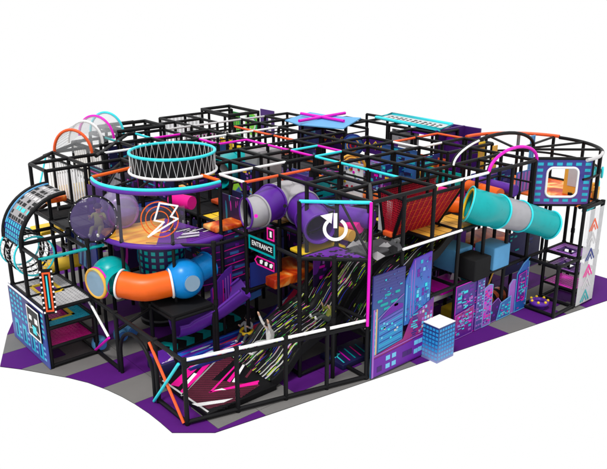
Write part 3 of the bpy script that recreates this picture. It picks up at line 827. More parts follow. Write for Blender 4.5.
# --- round platform with ring and canopy ---------------------------------
CXR, CYR, RR = 1.9, 3.6, 1.5
rp = thing('round_platform', 'round platform with golden and purple floor, lightning window and cyan topped rim', 'platform', (CXR, CYR, L2))
a0, a1 = R(160), R(286)
def arcp(a, r, z): return V3((CXR + r*math.cos(a), CYR + r*math.sin(a), z))
NA = 40
def sector(f0, f1, z0, z1, mat, name, lab=None, rin=0):
    m = MB(); n = 20
    A_ = [a0 + (a1-a0)*(f0+(f1-f0)*k/n) for k in range(n+1)]
    poly = [arcp(a, RR, 0) for a in A_] + ([arcp(a, rin, 0) for a in A_[::-1]] if rin else [V3((CXR+.1, CYR+.3, 0))])
    m.hexa([p + Z*z0 for p in poly], [p + Z*z1 for p in poly], mat); return m
m = sector(0, .56, L2-.05, L2, 'golden_floor', 'deck'); m.build('deck', rp, 'golden yellow floor half')
m = sector(.56, 1, L2-.05, L2, 'violet', 'deck')
for k in range(9):      # white and dark strokes
    p = arcp(a0 + (a1-a0)*(.68+.02*k), RR*.82 - .06*k, L2+.001); m.on(p, V3((1,-.35,0)), V3((.35,1,0)), [(0,0),(.5-.03*k,0),(.5-.03*k,.035),(0,.035)], 'white' if k % 3 else 'rubber', .003, 0)
for k in range(11):
    m.on(V3((CXR-.35+.16*k*.7, CYR-1.45+.1*k, L2+.001)), V3((1,.1,0)), V3((-.1,1,0)), [(0,0),(.75,0),(.75,.022),(0,.022)], 'dpurple', .002, .0)
for k in range(16):
    q_ = V3((CXR-.45+.055*k, CYR-.55-.045*k, L2+.002)); m.on(q_, V3((1,.06,0)), V3((-.06,1,0)), [(0,0),(.35+.03*(k % 4),0),(.35+.03*(k % 4),.03),(0,.03)], ['white','rubber','dpurple','rubber'][k % 4], .003, .001)
m.build('deck', rp, 'purple floor half with white strokes')
m = MB(); m.tube([arcp(a0+(a1-a0)*k/NA, RR, L2-.05) for k in range(NA+1)], .055, 'purple', 10); m.build('edge_pad', rp, 'purple curved edge')
m = MB(); m.tube([arcp(a0+(a1-a0)*k/NA, RR+.0, 3.60) for k in range(NA+1)], .058, 'purple', 10); m.build('rim', rp, 'purple curved rim')
m = MB(); m.tube([arcp(a0+(a1-a0)*k/NA, RR+.02, 3.66) for k in range(NA+1)], .034, 'cyan', 10); m.build('rim', rp, 'cyan curved top rim')
for f_ in (0, .33, .66, 1): post(rp, arcp(a0+(a1-a0)*f_, RR, L2-1.26 if 0 < f_ < 1 else 0), 3.6, r=.035)
beam(rp, arcp(a0, RR, 3.68), V3((1.75,4.25,3.72)), 'orange', .035, 'orange canopy beam'); beam(rp, arcp(a1, RR, 3.68), V3((2.15,2.75,3.74)), 'orange', .035, 'orange canopy beam')
for f_ in (.25, .45, .6, .8): beam(rp, arcp(a0+(a1-a0)*f_, RR, 3.6), arcp(a0+(a1-a0)*f_, .8, 3.66), r=.025)
rg = thing('net_ring', 'raised black ring with cyan top hoop and white zigzag netting', 'net ring', (2.0,3.45,3.7))
RC = V3((2.03,3.47,0)); RQ = .90; zb, zt = 3.72, 4.12
m = MB(); m.ring(RC+Z*zt, Z, RQ, .032, 'cyan', 64, 10); m.build('hoop', rg, 'cyan top hoop')
m = MB(); m.ring(RC+Z*zb, Z, RQ+.02, .03, 'white', 64, 10); m.build('hoop', rg, 'white lower hoop')
m = MB(); nz_ = 34
for k in range(nz_):
    a, b, c = (2*math.pi*(k+q)/nz_ for q in (0, .5, 1))
    e = lambda t_, z_, r_=RQ: RC + V3((math.cos(t_)*r_, math.sin(t_)*r_, z_))
    [(m.rod(e(a,zb,q_), e(b,zt,q_), .0045, 'white', 5, caps=False), m.rod(e(b,zt,q_), e(c,zb,q_), .0045, 'white', 5, caps=False)) for q_ in (RQ, RQ-.035)]
m.build('zigzag_net', rg)
m = MB(); n_ = 48
for r_ in (RQ-.02,):
    vs = [RC + V3((math.cos(2*math.pi*k/n_)*r_, math.sin(2*math.pi*k/n_)*r_, z_)) for z_ in (zb, zt-.02) for k in range(n_)]
    m.add(vs, [[k, (k+1) % n_, n_ + (k+1) % n_, n_ + k] for k in range(n_)], 'black', True)
m.build('wall', rg)
# blue column with dots under the platform
m = MB(); cc_ = V3((1.42,3.1,0)); n_ = 28
m.rod(cc_+Z*1.3, cc_ + Z*2.45, .48, 'navy', 32)
for k in range(18):
    for q in range(8):
        a = 2*math.pi*k/18; p = cc_ + V3((math.cos(a), math.sin(a), 0))*.482 + Z*(1.33+q*.14); Uq = V3((-math.sin(a), math.cos(a), 0))
        m.on(p, Uq, Z, [(-.045,0),(.045,0),(.045,.08),(-.045,.08)], 'teal', .003)
m.build('round_column', label='round navy column with turquoise window dots under the round platform', cat='column')
m = MB(); c_ = at(162,306,.3); m.rod((c_.x,c_.y,0),(c_.x,c_.y,.42),.5,'black',32); m.ring((c_.x,c_.y,.42),Z,.48,.05,'rubber',36,8); m.ring((c_.x,c_.y,.12),Z,.5,.03,'darkgrey',36,8)
m.build('drum', label='low black round drum base on the floor behind the orange tube', cat='drum')

# windows: bubble, lightning, lilac ball
bd = thing('bubble_window', 'round violet tinted bubble window with studs at the round platform', 'bubble window', at(93.5,219,2.95))
bc = at(93.5,219,2.95); bn = (CAM-bc); bn.z *= .5; bn.normalize(); RB = .46
rot = bn.to_track_quat('Z','Y').to_matrix()
m = MB(); m.ball(bc, RB*1.02, 'violet_tint', 36, 12, (1,1,.22), 0, math.pi/2, rot); m.build('bubble', bd)
m = MB(); m.ring(bc, bn, RB, .03, 'black', 48, 8); m.build('rim', bd)
m = MB(); u_ = Z.cross(bn).normalized(); w_ = bn.cross(u_)
for k in range(16):
    a = 2*math.pi*k/16; m.ball(bc + (u_*math.cos(a)+w_*math.sin(a))*RB + bn*.03, .011, 'white', 8, 6)
m.build('stud', bd)
lb = thing('ball_tunnel', 'lilac see-through round tunnel mouth with purple floor behind the bubble window', 'tunnel', at(118,209,2.9))
lc = at(119,209,2.9); ln = (CAM-lc); ln.z = 0; ln = Matrix.Rotation(R(20),3,'Z') @ ln; ln.normalize()
m = MB(); m.ball(lc, .42, 'lilac_tint', 32, 18); m.build('globe', lb)
m = MB(); m.ring(lc + ln*.24 - Z*.02, ln, .32, .03, 'lilac', 40, 8); m.build('rim', lb)
m = MB(); m.ball(lc - Z*.08, .34, 'purple', 24, 10, (1,1,.9), math.pi/2, math.pi); m.disc(lc - Z*.09, Z, .335, .01, 'purple', 24); m.build('cushion', lb)
lw = thing('lightning_window', 'grey curved clear panel with orange rings and a white lightning bolt', 'clear panel', arcp(R(215), RR, L2))
F0, F1 = .30, .74
m = MB(); n_ = 14
vs = [arcp(a0+(a1-a0)*(F0+(F1-F0)*k/n_), RR+.04, z_) for z_ in (L2+.02, 3.32) for k in range(n_+1)]
m.add(vs, [[k, k+1, n_+2+k, n_+1+k] for k in range(n_)], 'clear_tint', True); o = m.build('panel', lw)
# symbol plane facing outward on the curve
am = a0+(a1-a0)*.60; Uo = V3((-math.sin(am), math.cos(am), 0)); F = (arcp(am, RR+.1, L2+.14) - Uo*0, Uo, Z)
ctr_u = 0
m = MB()
for rr_, w in ((.36,.022),(.27,.018),(.17,.018)): m.bar(F, [(ctr_u-.02+rr_*math.cos(2*math.pi*k/32), .42+rr_*math.sin(2*math.pi*k/32)) for k in range(32)], w, 'orange', .004, 0, True)
m.build('rings', lw)
m = MB(); m.bar(F, [(.0,.76),(.34,.69),(.20,.48),(.33,.43),(-.26,.08),(.06,.37),(-.12,.41)], .035, 'white', .006, .02, True); m.build('bolt', lw)

# --- lower right unit --------------------------------------------------
ru = thing('play_tower', 'right climbing tower of black posts with purple net decks and white sides', 'climbing tower', (9.8,-1.35,0))
for x_, y_, z_ in ((8.95,-1.8,L1), (9.8,-1.8,L2), (10.65,-1.8,L2), (10.65,-.93,L2), (9.8,-.93,L2)): post(ru, (x_, y_, 0), z_)
for z_ in (.05, L1):
    beam(ru, (8.95,-1.8,z_), (9.8,-1.8,z_)); beam(ru, (8.95,-1.8,z_), (8.95,-.93,z_)); beam(ru, (9.8,-1.8,z_), (10.65,-1.8,z_)); beam(ru, (10.65,-1.8,z_), (10.65,-.93,z_)); beam(ru, (8.95,-.93,z_), (9.8,-.93,z_)); beam(ru, (9.8,-.93,z_), (10.65,-.93,z_)); beam(ru, (9.8,-1.8,z_), (9.8,-.93,z_))
for z_ in (.45, .88):
    beam(ru, (9.8,-1.8,z_), (10.65,-1.8,z_), r=.03); beam(ru, (9.8,-.93,z_), (10.65,-.93,z_), r=.03); beam(ru, (9.8,-1.8,z_), (9.8,-.93,z_), r=.03)
beam(ru, (9.8,-1.8,L2), (10.65,-1.8,L2)); beam(ru, (10.65,-1.8,L2), (10.65,-.93,L2))
net_deck(ru, 9.8,-1.8,10.65,-.93,1.27,'lilac',.08,.03,(10.0,-1.5,10.35,-1.15),'dpurple', label='lilac upper deck with a square hole')
net_deck(ru, 9.8,-1.8,10.65,-.93,.88,'lilac',.08,.028,(10.0,-1.5,10.4,-1.15),'dpurple', label='lilac middle deck')
net_deck(ru, 9.8,-1.8,10.65,-.93,.45,'magenta',.07,.022, label='magenta net deck')
sp_ = thing('side_panel', 'white see-through side panel with stacked coloured chevron arrows', 'clear panel', (10.2,-1.86,0))
m = MB(); F = (V3((9.84,-1.86,0)), X, Z); m.rect(F, 0, .06, .77, L2-.06, 'pale_tint', .012); m.build('panel', sp_)
for v_, c in ((1.95,'redorange'), (1.6,'lgrey'), (1.2,'deepblue'), (.78,'pink'), (.48,'lgrey'), (.12,'teal')):
    m = MB(); m.bar(F, [(.2,v_),(.38,v_+.26),(.56,v_)], .045, c, .004, .014); m.bar(F, [(.29,v_-.01),(.38,v_+.12),(.47,v_-.01)], .035, c, .004, .014); m.build('chevron', sp_, c.replace('redorange','orange').replace('lgrey','pale grey') + ' chevron')
# purple seat on the floor
m = MB(); c_ = at(539,303,.12); m.ring((c_.x,c_.y,.14), Z, .17, .065, 'purple', 28, 10); m.rod((c_.x,c_.y,0),(c_.x,c_.y,.12),.14,'purple',20)
for k in range(7): a = 2*math.pi*k/7; m.ball((c_.x+.2*math.cos(a), c_.y+.2*math.sin(a), .205), .035, 'yellow', 10, 6)
m.build('ring_seat', label='round purple seat with yellow dots on the floor in the right tower', cat='seat')

# --- window house on the right --------------------------------------------
hs = thing('window_house', 'diagonal blue and lilac brick print wall with a round cornered window', 'house front', (9.7,-1.2,L2))
H0, H1 = V3((9.14,-.75,L2)), V3((10.16,-1.66,L2)); Uh = (H1-H0).normalized(); W = (H1-H0).length; HH = 1.1
F = (H0, Uh, Z)
def rrect(u0,v0,u1,v1,r,n=5):
    out = []
    for cx_, cy_, s in ((u1-r,v1-r,0),(u0+r,v1-r,90),(u0+r,v0+r,180),(u1-r,v0+r,270)):
        out += [(cx_+r*math.cos(R(s+90*k/n)), cy_+r*math.sin(R(s+90*k/n))) for k in range(n+1)]
    return out
inn = rrect(.34,.2,1.06,.9,.13)
m = MB(); N_ = Uh.cross(Z); pts_o = []
for (u, v_) in inn:      # project window outline outward to the wall border
    du, dv = u-.70, v_-.55; s = min((.66)/abs(du) if abs(du) > 1e-6 else 9e9, .53/abs(dv) if abs(dv) > 1e-6 else 9e9); pts_o.append((.70+du*s, .55+dv*s))
corners = [(1.36,1.08),(.04,1.08),(.04,.02),(1.36,.02)]
n_ = len(inn)
for k in range(n_):
    a, b = inn[k], inn[(k+1) % n_]; c, d = pts_o[(k+1) % n_], pts_o[k]
    poly = [a, b, c, d]
    if abs(c[0]-d[0]) > 1e-4 and abs(c[1]-d[1]) > 1e-4:
        cor = min(corners, key=lambda q: math.hypot(q[0]-(c[0]+d[0])/2, q[1]-(c[1]+d[1])/2)); poly = [a, b, c, cor, d]
    m.on(*F, poly, 'print_house', .04)
for r_ in range(7):
    for c in range(6):
        u = .10 + c*.22; v_ = .08 + r_*.145
        if .18 < u < 1.05 and .1 < v_ < .9: continue
        m.rect(F, u, v_, u+.13, v_+.07, 'sky_teal', .003, .041)
m.build('wall', hs)
m = MB(); m.tube([H0 + Uh*u + Z*v_ + N_*.045 for u, v_ in inn], .028, 'white', 8, closed=True); m.build('window_frame', hs)
for p, q in (((0,0),(1.38,0)), ((0,HH),(1.38,HH)), ((0,0),(0,HH)), ((1.38,0),(1.38,HH))):
    m = MB(); m.rod(H0+Uh*p[0]+Z*p[1], H0+Uh*q[0]+Z*q[1], .045, 'black', 10); m.build('beam', hs)

# --- round rim tower -----------------------------------------------------------
rt = thing('round_tower', 'round black frame with an orange back rim around the right upper deck', 'steel frame', (10.1,0,L2))
RCX, RCY, RRR = 10.1, .05, 1.75
def rc(a, z, r=RRR): return V3((RCX + r*math.cos(R(a)), RCY + r*math.sin(R(a)), z))
def seg(aa, bb, z, mat, r, lab=None, nm='rim'):
    m = MB(); n = max(3, int(abs(bb-aa)/6)); m.tube([rc(aa+(bb-aa)*k/n, z) for k in range(n+1)], r, mat, 8); m.build(nm, rt, lab)
seg(-98, -62, L3, 'lgrey', .042, 'white piece of rim'); seg(-62, 5, L3, 'black', .045); seg(5, 95, L3+.03, 'redorange', .045, 'orange piece of rim')
seg(-100, 95, 3.2, 'black', .03); seg(-100, 95, L2, 'black', .045)
seg(-95, -40, L2-.12, 'cyan', .035, 'cyan trim'); 
for a in (-75, -50, -20, 10, 40, 70, 95): 
    p = rc(a, 0 if a > 0 else 0); post(rt, tuple(p), L3)
m = MB(); m.hexa([rc(a, L2-.05, RRR-.03) for a in range(-95, 100, 8)], [rc(a, L2-.004, RRR-.03) for a in range(-95, 100, 8)], 'flame_print'); m.build('deck', rt, 'orange red deck')
for a in (-50, -20, 10, 40, 70): beam(rt, V3((RCX-.4,RCY,L3)), rc(a, L3), r=.03)
for a in (-70,-58,-46): 
    m = MB(); m.rbox(tuple(rc(a, 2.56, 1.72) - V3((.07,.07,0))), tuple(rc(a, 2.78, 1.72) + V3((.07,.07,0))), 'gold', .03); m.build('cushion', rt)
for a, z_ in ((-60,3.15),(-38,3.0),(-48,2.75)):
    m = MB(); p = rc(a, z_, 1.8); n_ = V3((math.cos(R(a)), math.sin(R(a)), 0)); m.ring(p, n_, .12, .03, 'cyan', 20, 6, sx=.6); m.build('cyan_shape', rt)
# arches
ar = thing('arch_beam', 'black bent arch with white edge rising over the right frame', 'arch', nd(9,0,L3))
def archpts(x0, x1, y, z, h, n=20): return [V3(((x0+x1)/2 - (x1-x0)/2*math.cos(math.pi*k/n), y, z + h*math.sin(math.pi*k/n))) for k in range(n+1)]
P_a = archpts(7.1,10.3,0,L3,.5)
m = MB(); m.tube(P_a, .043, 'black', 10); m.build('arch', ar); m = MB(); m.tube([p + V3((-.03,-.045,.01)) for p in P_a[:8]], .025, 'white', 8); m.build('trim', ar)
ar = thing('arch_beam', 'magenta bent arch left of the window house', 'arch', nd(9,-1,L3))
P_a = archpts(7.15,8.98,-.93,L3,.42)
m = MB(); m.tube(P_a, .036, 'magenta', 10); m.build('arch', ar); m = MB(); m.tube([p + V3((.0,.05,-.02)) for p in P_a[:10]], .02, 'black', 8); m.build('trim', ar)

# --- front beam accents and red net -----------------------------------------
wb = MB(); wb.rod((4.42,-1.0,2.56),(6.25,-1.0,2.56),.028,'white',10); wb.build('rail_pad', label='long white padded rail below the red net', cat='rail')
rn = thing('net_trough', 'red net trough with black edges hanging in the front frame', 'net', (5.6,-.45,2.4))
T0, T1, BT = (-.72, 3.42), (-.0, 3.5), (-.25, 2.5)    # front lip, back lip, bottom (y, z)
x0_, x1_ = 4.75, 6.55
def prt(x, e): return V3((x, e[0], e[1]))
net_m = MB()
def slope_net(A_, B_, C_, D_, nu, nv, mats):
    for k in range(nu+1): net_m.rod(A_.lerp(B_, k/nu), D_.lerp(C_, k/nu), .010, mats[k % len(mats)], 5, caps=False)
    for k in range(nv+1): net_m.rod(A_.lerp(D_, k/nv), B_.lerp(C_, k/nv), .006, mats[(k*5) % len(mats)], 5, caps=False)
xb0, xb1 = 4.95, 6.35
slope_net(prt(x0_,T0), prt(x1_,T0), prt(xb1,BT), prt(xb0,BT), 40, 20, ['red','red','crimson','redorange'])
slope_net(prt(x0_,T1), prt(x1_,T1), prt(xb1,(.0,2.55)), prt(xb0,(.0,2.55)), 40, 20, ['red','crimson','red'])
slope_net(prt(x0_,T0), prt(x0_,T1), prt(xb0,(.0,2.55)), prt(xb0,BT), 14, 18, ['red','red','crimson'])
def back(A_, B_, C_, D_):
    n_ = (B_-A_).cross(D_-A_).normalized()*.02
    if n_.dot(CAM-A_) > 0: n_ = -n_
    net_m.hexa([A_+n_,B_+n_,C_+n_,D_+n_], [q+n_*.3 for q in (A_+n_,B_+n_,C_+n_,D_+n_)], 'rubber')
back(prt(x0_,T1), prt(x1_,T1), prt(xb1,(.0,2.55)), prt(xb0,(.0,2.55)))
back(prt(x0_,T0), prt(x1_,T0), prt(xb1,BT), prt(xb0,BT))
net_m.build('net', rn)
m = MB()
for p, q in ((prt(x0_,T0),prt(x1_,T0)), (prt(x0_,T1),prt(x1_,T1)), (prt(x0_,T0),prt(xb0,BT)), (prt(x0_,T1),prt(xb0,(.0,2.55))), (prt(xb0,BT),prt(xb1,BT)), (prt(x1_,T0),prt(xb1,BT)), (prt(x0_,T0),prt(x0_,T1)), (prt(xb0,BT),prt(xb0,(.0,2.55)))):
    m.rod(p, q, .04, 'black', 8)
m.build('edge', rn)
m = MB(); m.rbox((4.86,-.27,2.5),(5.1,-.02,2.62),'redorange',.03); m.build('cushion', rn)

# --- front facades --------------------------------------------------------------
def Ff(y=-.99): return (V3((0,y,0)), X, Z)
fa = thing('city_facade', 'tall printed city skyline wall in slate, blue and magenta by the magenta post', 'printed panel', (4.5,-.99,0))
F = Ff(); rr = random.Random(21)
m = MB(); m.rect(F, 3.6, .03, 4.5, 2.2, 'print_slate', .03)
for k in range(9): m.rect(F, 3.64, 1.62+.06*k*1.05, 4.48, 1.632+.06*k*1.05, 'slate', .002, .03)
for (u, v_, w) in ((3.72,1.62,.14),(3.92,1.70,.18),(3.8,1.52,.22),(4.1,1.52,.2),(4.22,1.7,.14),(3.9,1.42,.18),(4.2,1.42,.12)): m.on(*F, rrect(u, v_, u+w, v_+.055, .025, 3), 'teal', .003, .033)
m.rect(F, 3.62, .5, 3.70, 1.45, 'win_blue', .003, .031); m.rect(F, 3.70, .5, 3.735, 1.5, 'sand', .003, .031)
for k in range(6): m.rect(F, 3.63, .6+k*.14, 3.69, .68+k*.14, 'sky_teal', .003, .035)
m.build('building', fa, 'slate grey block with turquoise dashes')
m = MB(); m.on(*F, [(3.78,.55),(4.47,.62),(4.47,1.32),(3.78,1.22)], 'print_teal', .004, .034)
for k in range(9): m.on(*F, [(3.8,.6+k*.07),(4.46,.65+k*.075),(4.46,.665+k*.075),(3.8,.615+k*.07)], 'sky_teal' if k % 2 else 'deepblue', .002, .039)
for k in range(14): u = 3.82+rr.random()*.58; v_ = .66+rr.random()*.5; m.rect(F, u, v_, u+.05, v_+.04, rr.choice(['cyan','win_blue','lgrey']), .002, .043)
m.on(*F, [(3.8,1.24),(4.47,1.34),(4.47,1.42),(4.2,1.5)], 'violet', .002, .034); m.bar(F, [(3.75,1.28),(4.2,1.5),(4.47,1.62)], .014, 'lilac', .002, .04)
m.build('building', fa, 'turquoise striped block')
m = MB(); m.on(*F, [(4.53,.9),(5.3,.9),(5.3,2.32),(4.77,2.27),(4.53,1.85)], 'print_tower', .03)
m.bar(F, [(4.78,1.0),(4.78,2.25)], .015, 'lilac', .003, .031)
for k in range(3): m.bar(F, [(4.56+k*.07,1.0),(4.56+k*.07,1.8+k*.13)], .02, ['win_blue','steel_blue','lilac'][k], .003, .031)
for k in range(26): u = 4.86+int(rr.random()*5)*.085; v_ = 1.15+int(rr.random()*12)*.09; m.rect(F, u, v_, u+.07, v_+.075, rr.choice(['sky_teal','win_blue','cyan','violet','steel_blue']), .003, .031 + k*.0002)
m.build('building', fa, 'blue and violet tower with turquoise windows')
m = MB(); m.on(*F, [(3.6,.03),(5.42,.03),(5.42,1.3),(4.95,1.12),(4.72,1.02),(4.5,.62),(3.6,.5)], 'print_magenta', .004, .04)
for c in range(5):
    for r_ in range(10):
        if rr.random() < .45: m.rect(F, 4.98+c*.085, .35+r_*.085, 5.04+c*.085, .41+r_*.085, rr.choice(['win_blue','lilac','violet','sky_teal','lgrey']), .003, .044)
for k in range(12): m.rect(F, 4.72+rr.random()*.1, .5+k*.05, 4.86+rr.random()*.08, .525+k*.05, rr.choice(['sky_teal','cyan','deepblue']), .003, .0445)
m.on(*F, [(3.63,.06),(5.12,.06),(5.12,.52),(3.66,.44)], 'violet', .003, .048)
for (u, v_) in ((4.0,.12),(4.18,.12),(4.0,.3),(4.18,.3),(4.85,.16),(4.85,.36),(4.98,.17),(4.98,.36)): m.rect(F, u, v_, u+.12, v_+.1, 'win_blue', .003, .052)
for (u, v_) in ((3.75,.12),(4.5,.2),(4.65,.2)): m.rect(F, u, v_, u+.14, v_+.12, 'dpurple', .003, .052)
m.bar(F, [(3.64,.5),(5.14,.57),(5.14,.05)], .02, 'lilac', .003, .052); m.bar(F, [(3.62,.06),(3.62,1.5)], .05, 'lilac', .003, .055)
m_fa = m

fb = thing('city_facade', 'lower printed skyline wall of violet and pink towers right of the blue cube tower', 'printed panel', (7.5,-.99,0))
def tower(lab, pts, mat, lift, win=None, wc=('lilac','win_blue')):
    m = MB(); m.on(*F, pts, mat, .02, lift)
    if win:
        u0, v0, u1, v1, du, dv, p_ = win; v_ = v0
        while v_ < v1:
            u = u0
            while u < u1:
                if rr.random() < p_: m.rect(F, u, v_, u+du*.7, v_+dv*.55, rr.choice(wc), .003, lift+.02)
                u += du
            v_ += dv
    us = [p[0] for p in pts]; vs_ = [p[1] for p in pts]
    m.bar(F, pts, .014, rr.choice(['lilac','win_blue','magenta']), .003, lift+.021, True)
    global MB_LAST
    MB_LAST = m
    return None if lab == 'violet inset' else m.build('building', fb, lab)
tower('tall violet tower', [(6.2,.02),(7.0,.02),(7.0,1.28),(6.2,1.28)], 'print_violet', 0, (6.28,.75,6.85,1.2,.2,.1,.7), ('lilac','cyan','violet'))
tower('blue striped strip', [(6.95,.02),(7.2,.02),(7.2,1.26),(6.95,1.26)], 'slate', .022, (6.98,.1,7.2,1.2,.08,.07,.8), ('win_blue','lilac'))
tower('magenta low block', [(6.2,.02),(6.85,.02),(6.85,.68),(6.2,.6)], 'print_magenta', .024, (6.28,.1,6.8,.55,.14,.1,.5), ('magenta','lilac','sky_teal'))
tower('pink narrow tower', [(7.2,.02),(7.52,.02),(7.52,1.0),(7.4,1.04),(7.2,.98)], 'lilac', .03, (7.24,.1,7.5,.9,.1,.07,.8), ('magenta','violet','pink'))
tower('deep violet block', [(7.5,.02),(7.95,.02),(7.95,.42),(7.8,.58),(7.5,.45)], 'dpurple', .01, (7.55,.06,7.9,.4,.1,.09,.5), ('sky_teal','violet'))
tower('turquoise block', [(7.78,.02),(8.3,.02),(8.3,.5),(7.9,.42)], 'steel_blue', .026, (7.85,.08,8.25,.4,.12,.08,.6), ('sky_teal','cyan','violet'))
tower('pink slab', [(8.22,.02),(8.5,.02),(8.5,.85),(8.35,.9),(8.22,.78)], 'lilac', .012, None)
tower('tall blue tower', [(8.48,.02),(8.95,.02),(8.95,1.32),(8.7,1.22),(8.48,1.0)], 'print_tower', .03, None)
tower('violet inset', [(8.52,.3),(8.82,.3),(8.82,1.02),(8.52,.98)], 'print_violet', .055, (8.55,.36,8.8,.95,.08,.09,.5), ('lilac','sky_teal'))
m = MB_LAST; qd = random.Random(31)
for (u0,u1,v1,lf) in ((6.22,6.84,1.2,.047),(6.86,6.94,1.2,.024),(7.22,7.5,.9,.053),(7.9,8.28,.4,.049),(8.54,8.8,.9,.08),(8.84,8.94,1.1,.053)):
    for k in range(int((u1-u0)*v1*70)+5):
        u, v_ = u0+qd.random()*(u1-u0)*.8, .06+qd.random()*(v1-.1); w_ = .015+qd.random()*.1
        m.rect(F, u, v_, min(u1, u+w_), v_+.01+qd.random()*.025, qd.choice(['win_blue','lilac','magenta','sky_teal','pink','violet','cyan']), .002, lf+k*.0003)
m.build('building', fb, 'violet inset with neon marks')
m = m_fa
for (u0,u1,v0,v1,lf) in ((3.8,4.45,1.62,2.15,.034),(4.8,5.28,1.0,2.2,.042),(4.55,4.75,1.0,1.8,.036),(4.95,5.38,.55,.95,.05),(5.14,5.4,.06,.5,.05)):
    for k in range(int((u1-u0)*(v1-v0)*45)+5):
        u, v_ = u0+qd.random()*(u1-u0)*.85, v0+qd.random()*(v1-v0); w_ = .012+qd.random()*.07
        m.rect(F, u, v_, min(u1, u+w_), v_+.008+qd.random()*.03, qd.choice(['steel_blue','violet','slate','sky_teal','win_deep']), .002, lf+k*.0002)
m.build('building', fa, 'magenta blocks along the ground')
# cube tower on the floor
ct_ = MB(); bx0, by0, bx1, by1 = 5.12, -1.45, 5.66, -1.02
ct_.box((bx0,by0,0),(bx1,by1,.80),'print_block'); 
for k in range(6):
    for r_ in range(8):
        z0 = .06+r_*.092
        c = 'win_deep' if r_ > 1 else 'padblue'
        ct_.on((bx0,by0,0), X, Z, [(.03+k*.085,z0),(.09+k*.085,z0),(.09+k*.085,z0+.055),(.03+k*.085,z0+.055)], c, .004)
        if k < 5: ct_.on((bx0,by1,0), -Y, Z, [(.02+k*.085,z0),(.08+k*.085,z0),(.08+k*.085,z0+.055),(.02+k*.085,z0+.055)], c, .004)
ct_.box((bx0+.004,by0+.004,.80),(bx1-.004,by1-.004,.815),'white')
ct_.build('foam_tower', label='small blue block with square windows and white top on the front floor', cat='foam block')

# --- prints inside left middle --------------------------------------------------
ib = thing('city_facade', 'curved violet building print with pink lines behind the blue ball', 'printed panel', (2.4,2.2,0))
m = MB(); F = (V3((2.45,2.3,0)), V3((.88,.0,0)), Z); F4 = (V3((2.1,2.62,0)), V3((.35,-.32,0)), Z)
m.rect(F4, 0, 1.3, .47, 2.5, 'dpurple', .03); m.rect(F, 0, 1.3, .62, 2.5, 'navy', .03)
for k in range(7):
    m.on(*F, [(0,1.4+k*.17),(.62,1.44+k*.17),(.62,1.46+k*.17),(0,1.42+k*.17)], 'pink', .004, .031); m.on(*F4, [(0,1.28+k*.17),(.47,1.4+k*.17),(.47,1.42+k*.17),(0,1.3+k*.17)], 'magenta', .004, .031)
    m.rect(F, .1+.3*rr.random(), 1.46+k*.17, .25+.3*rr.random(), 1.52+k*.17, rr.choice(['sky_teal','steel_blue','violet']), .003, .033)
    m.rect(F, .05, 1.48+k*.17, .56, 1.55+k*.17, 'dpurple', .003, .031)
m.build('building', ib)
m = MB(); F5 = (V3((1.98,2.15,0)), X, Z); m.on(*F5, [(0,.72),(.55,.95),(.55,1.78),(.35,1.7),(0,1.36)], 'print_magenta', .03)
for k in range(8): m.rect(F5, .04+k*.065, .85, .055+k*.065, 1.4+.03*k, rr.choice(['pink','lilac','violet']), .003, .031)
m.on(*F5, [(.35,.75),(1.3,.9),(1.3,1.05),(.35,.95)], 'steel_blue', .02, .032); m.build('building', ib, 'magenta block')

# --- many inner play pieces placed by storey -------------------------------------
def panel(u, v_, z, w, h, mat, ori, label, deco=None, name='printed_panel', cat='printed panel'):
    """upright panel; (u, v_) is where its base centre shows, on the storey at height z"""
    p = at(u, v_, z); U = {'x': X, 'y': -Y, 'd': V3((1,-1,0)).normalized()}[ori]
    O = p - U*w/2; F = (O, U, Z); m = MB(); m.rect(F, 0, .02, w, h, mat, .03)
    if deco: deco(m, F, w, h)
    return m.build(name, label=label, cat=cat, group={'mat':'flat padded mats','foam_block':'foam blocks','printed_panel':'printed panels','cushion':'cushions'}.get(name))
def d_diamonds(m, F, w, h):
    for k in range(4):
        c = (w*(.14+.24*k), h*.6)
        for r_, q, lf_ in ((.13,'yellow',.031),(.085,'dpurple',.035),(.04,'yellow',.039)): m.on(*F, [(c[0]-r_,c[1]),(c[0],c[1]-r_),(c[0]+r_,c[1]),(c[0],c[1]+r_)], q, .003, lf_)
def d_circles(cols):
    def f(m, F, w, h):
        for k, c in enumerate(cols):
            r_ = min(w, h)*(.46 - .09*k); m.on(*F, [(w/2+r_*math.cos(2*math.pi*q/24), h/2+r_*math.sin(2*math.pi*q/24)) for q in range(24)], c, .003, .031+k*.004)
    return f
def d_city(cols, n=28, seed=1):
    def f(m, F, w, h):
        q = random.Random(seed)
        for k in range(n):
            u, v2 = q.random()*w*.85, q.random()*h*.9; a, b = .04+q.random()*w*.15, .03+q.random()*.07
            m.rect(F, u, v2+.02, min(w-.01, u+a), min(h-.01, v2+b), q.choice(cols), .003, .031+k*.0006)
    return f
def d_dots(m, F, w, h):
    q = random.Random(2)
    for k in range(14):
        c = (.1+q.random()*(w-.2), .1+q.random()*(h-.2)); m.on(*F, [(c[0]+.035*math.cos(t), c[1]+.035*math.sin(t)) for t in [i*math.pi/4 for i in range(8)]], q.choice(['red','yellow','green','steel_blue','magenta']), .02, .031)
def d_bars(c1, n):
    def f(m, F, w, h):
        for k in range(n): m.rect(F, w*(k+.15)/n, .04, w*(k+.7)/n, h-.03, c1, .004, .031)
    return f
panel(330,148,2.98,1.5,.5,'dpurple','y','purple panel with four yellow diamonds at the back left of the blue target', d_diamonds)
panel(380,156,2.98,1.3,.45,'dpurple','y','purple panel with yellow diamonds right of the blue target', d_diamonds)
panel(310,160,2.53,1.0,1.05,'slate','y','grey blue panel with violet strips left of the diamonds', d_city(['steel_blue','violet','win_blue','lilac'],26,4))
panel(352,196,2.55,.75,.85,'white','y','white panel with small coloured climbing dots', d_dots)
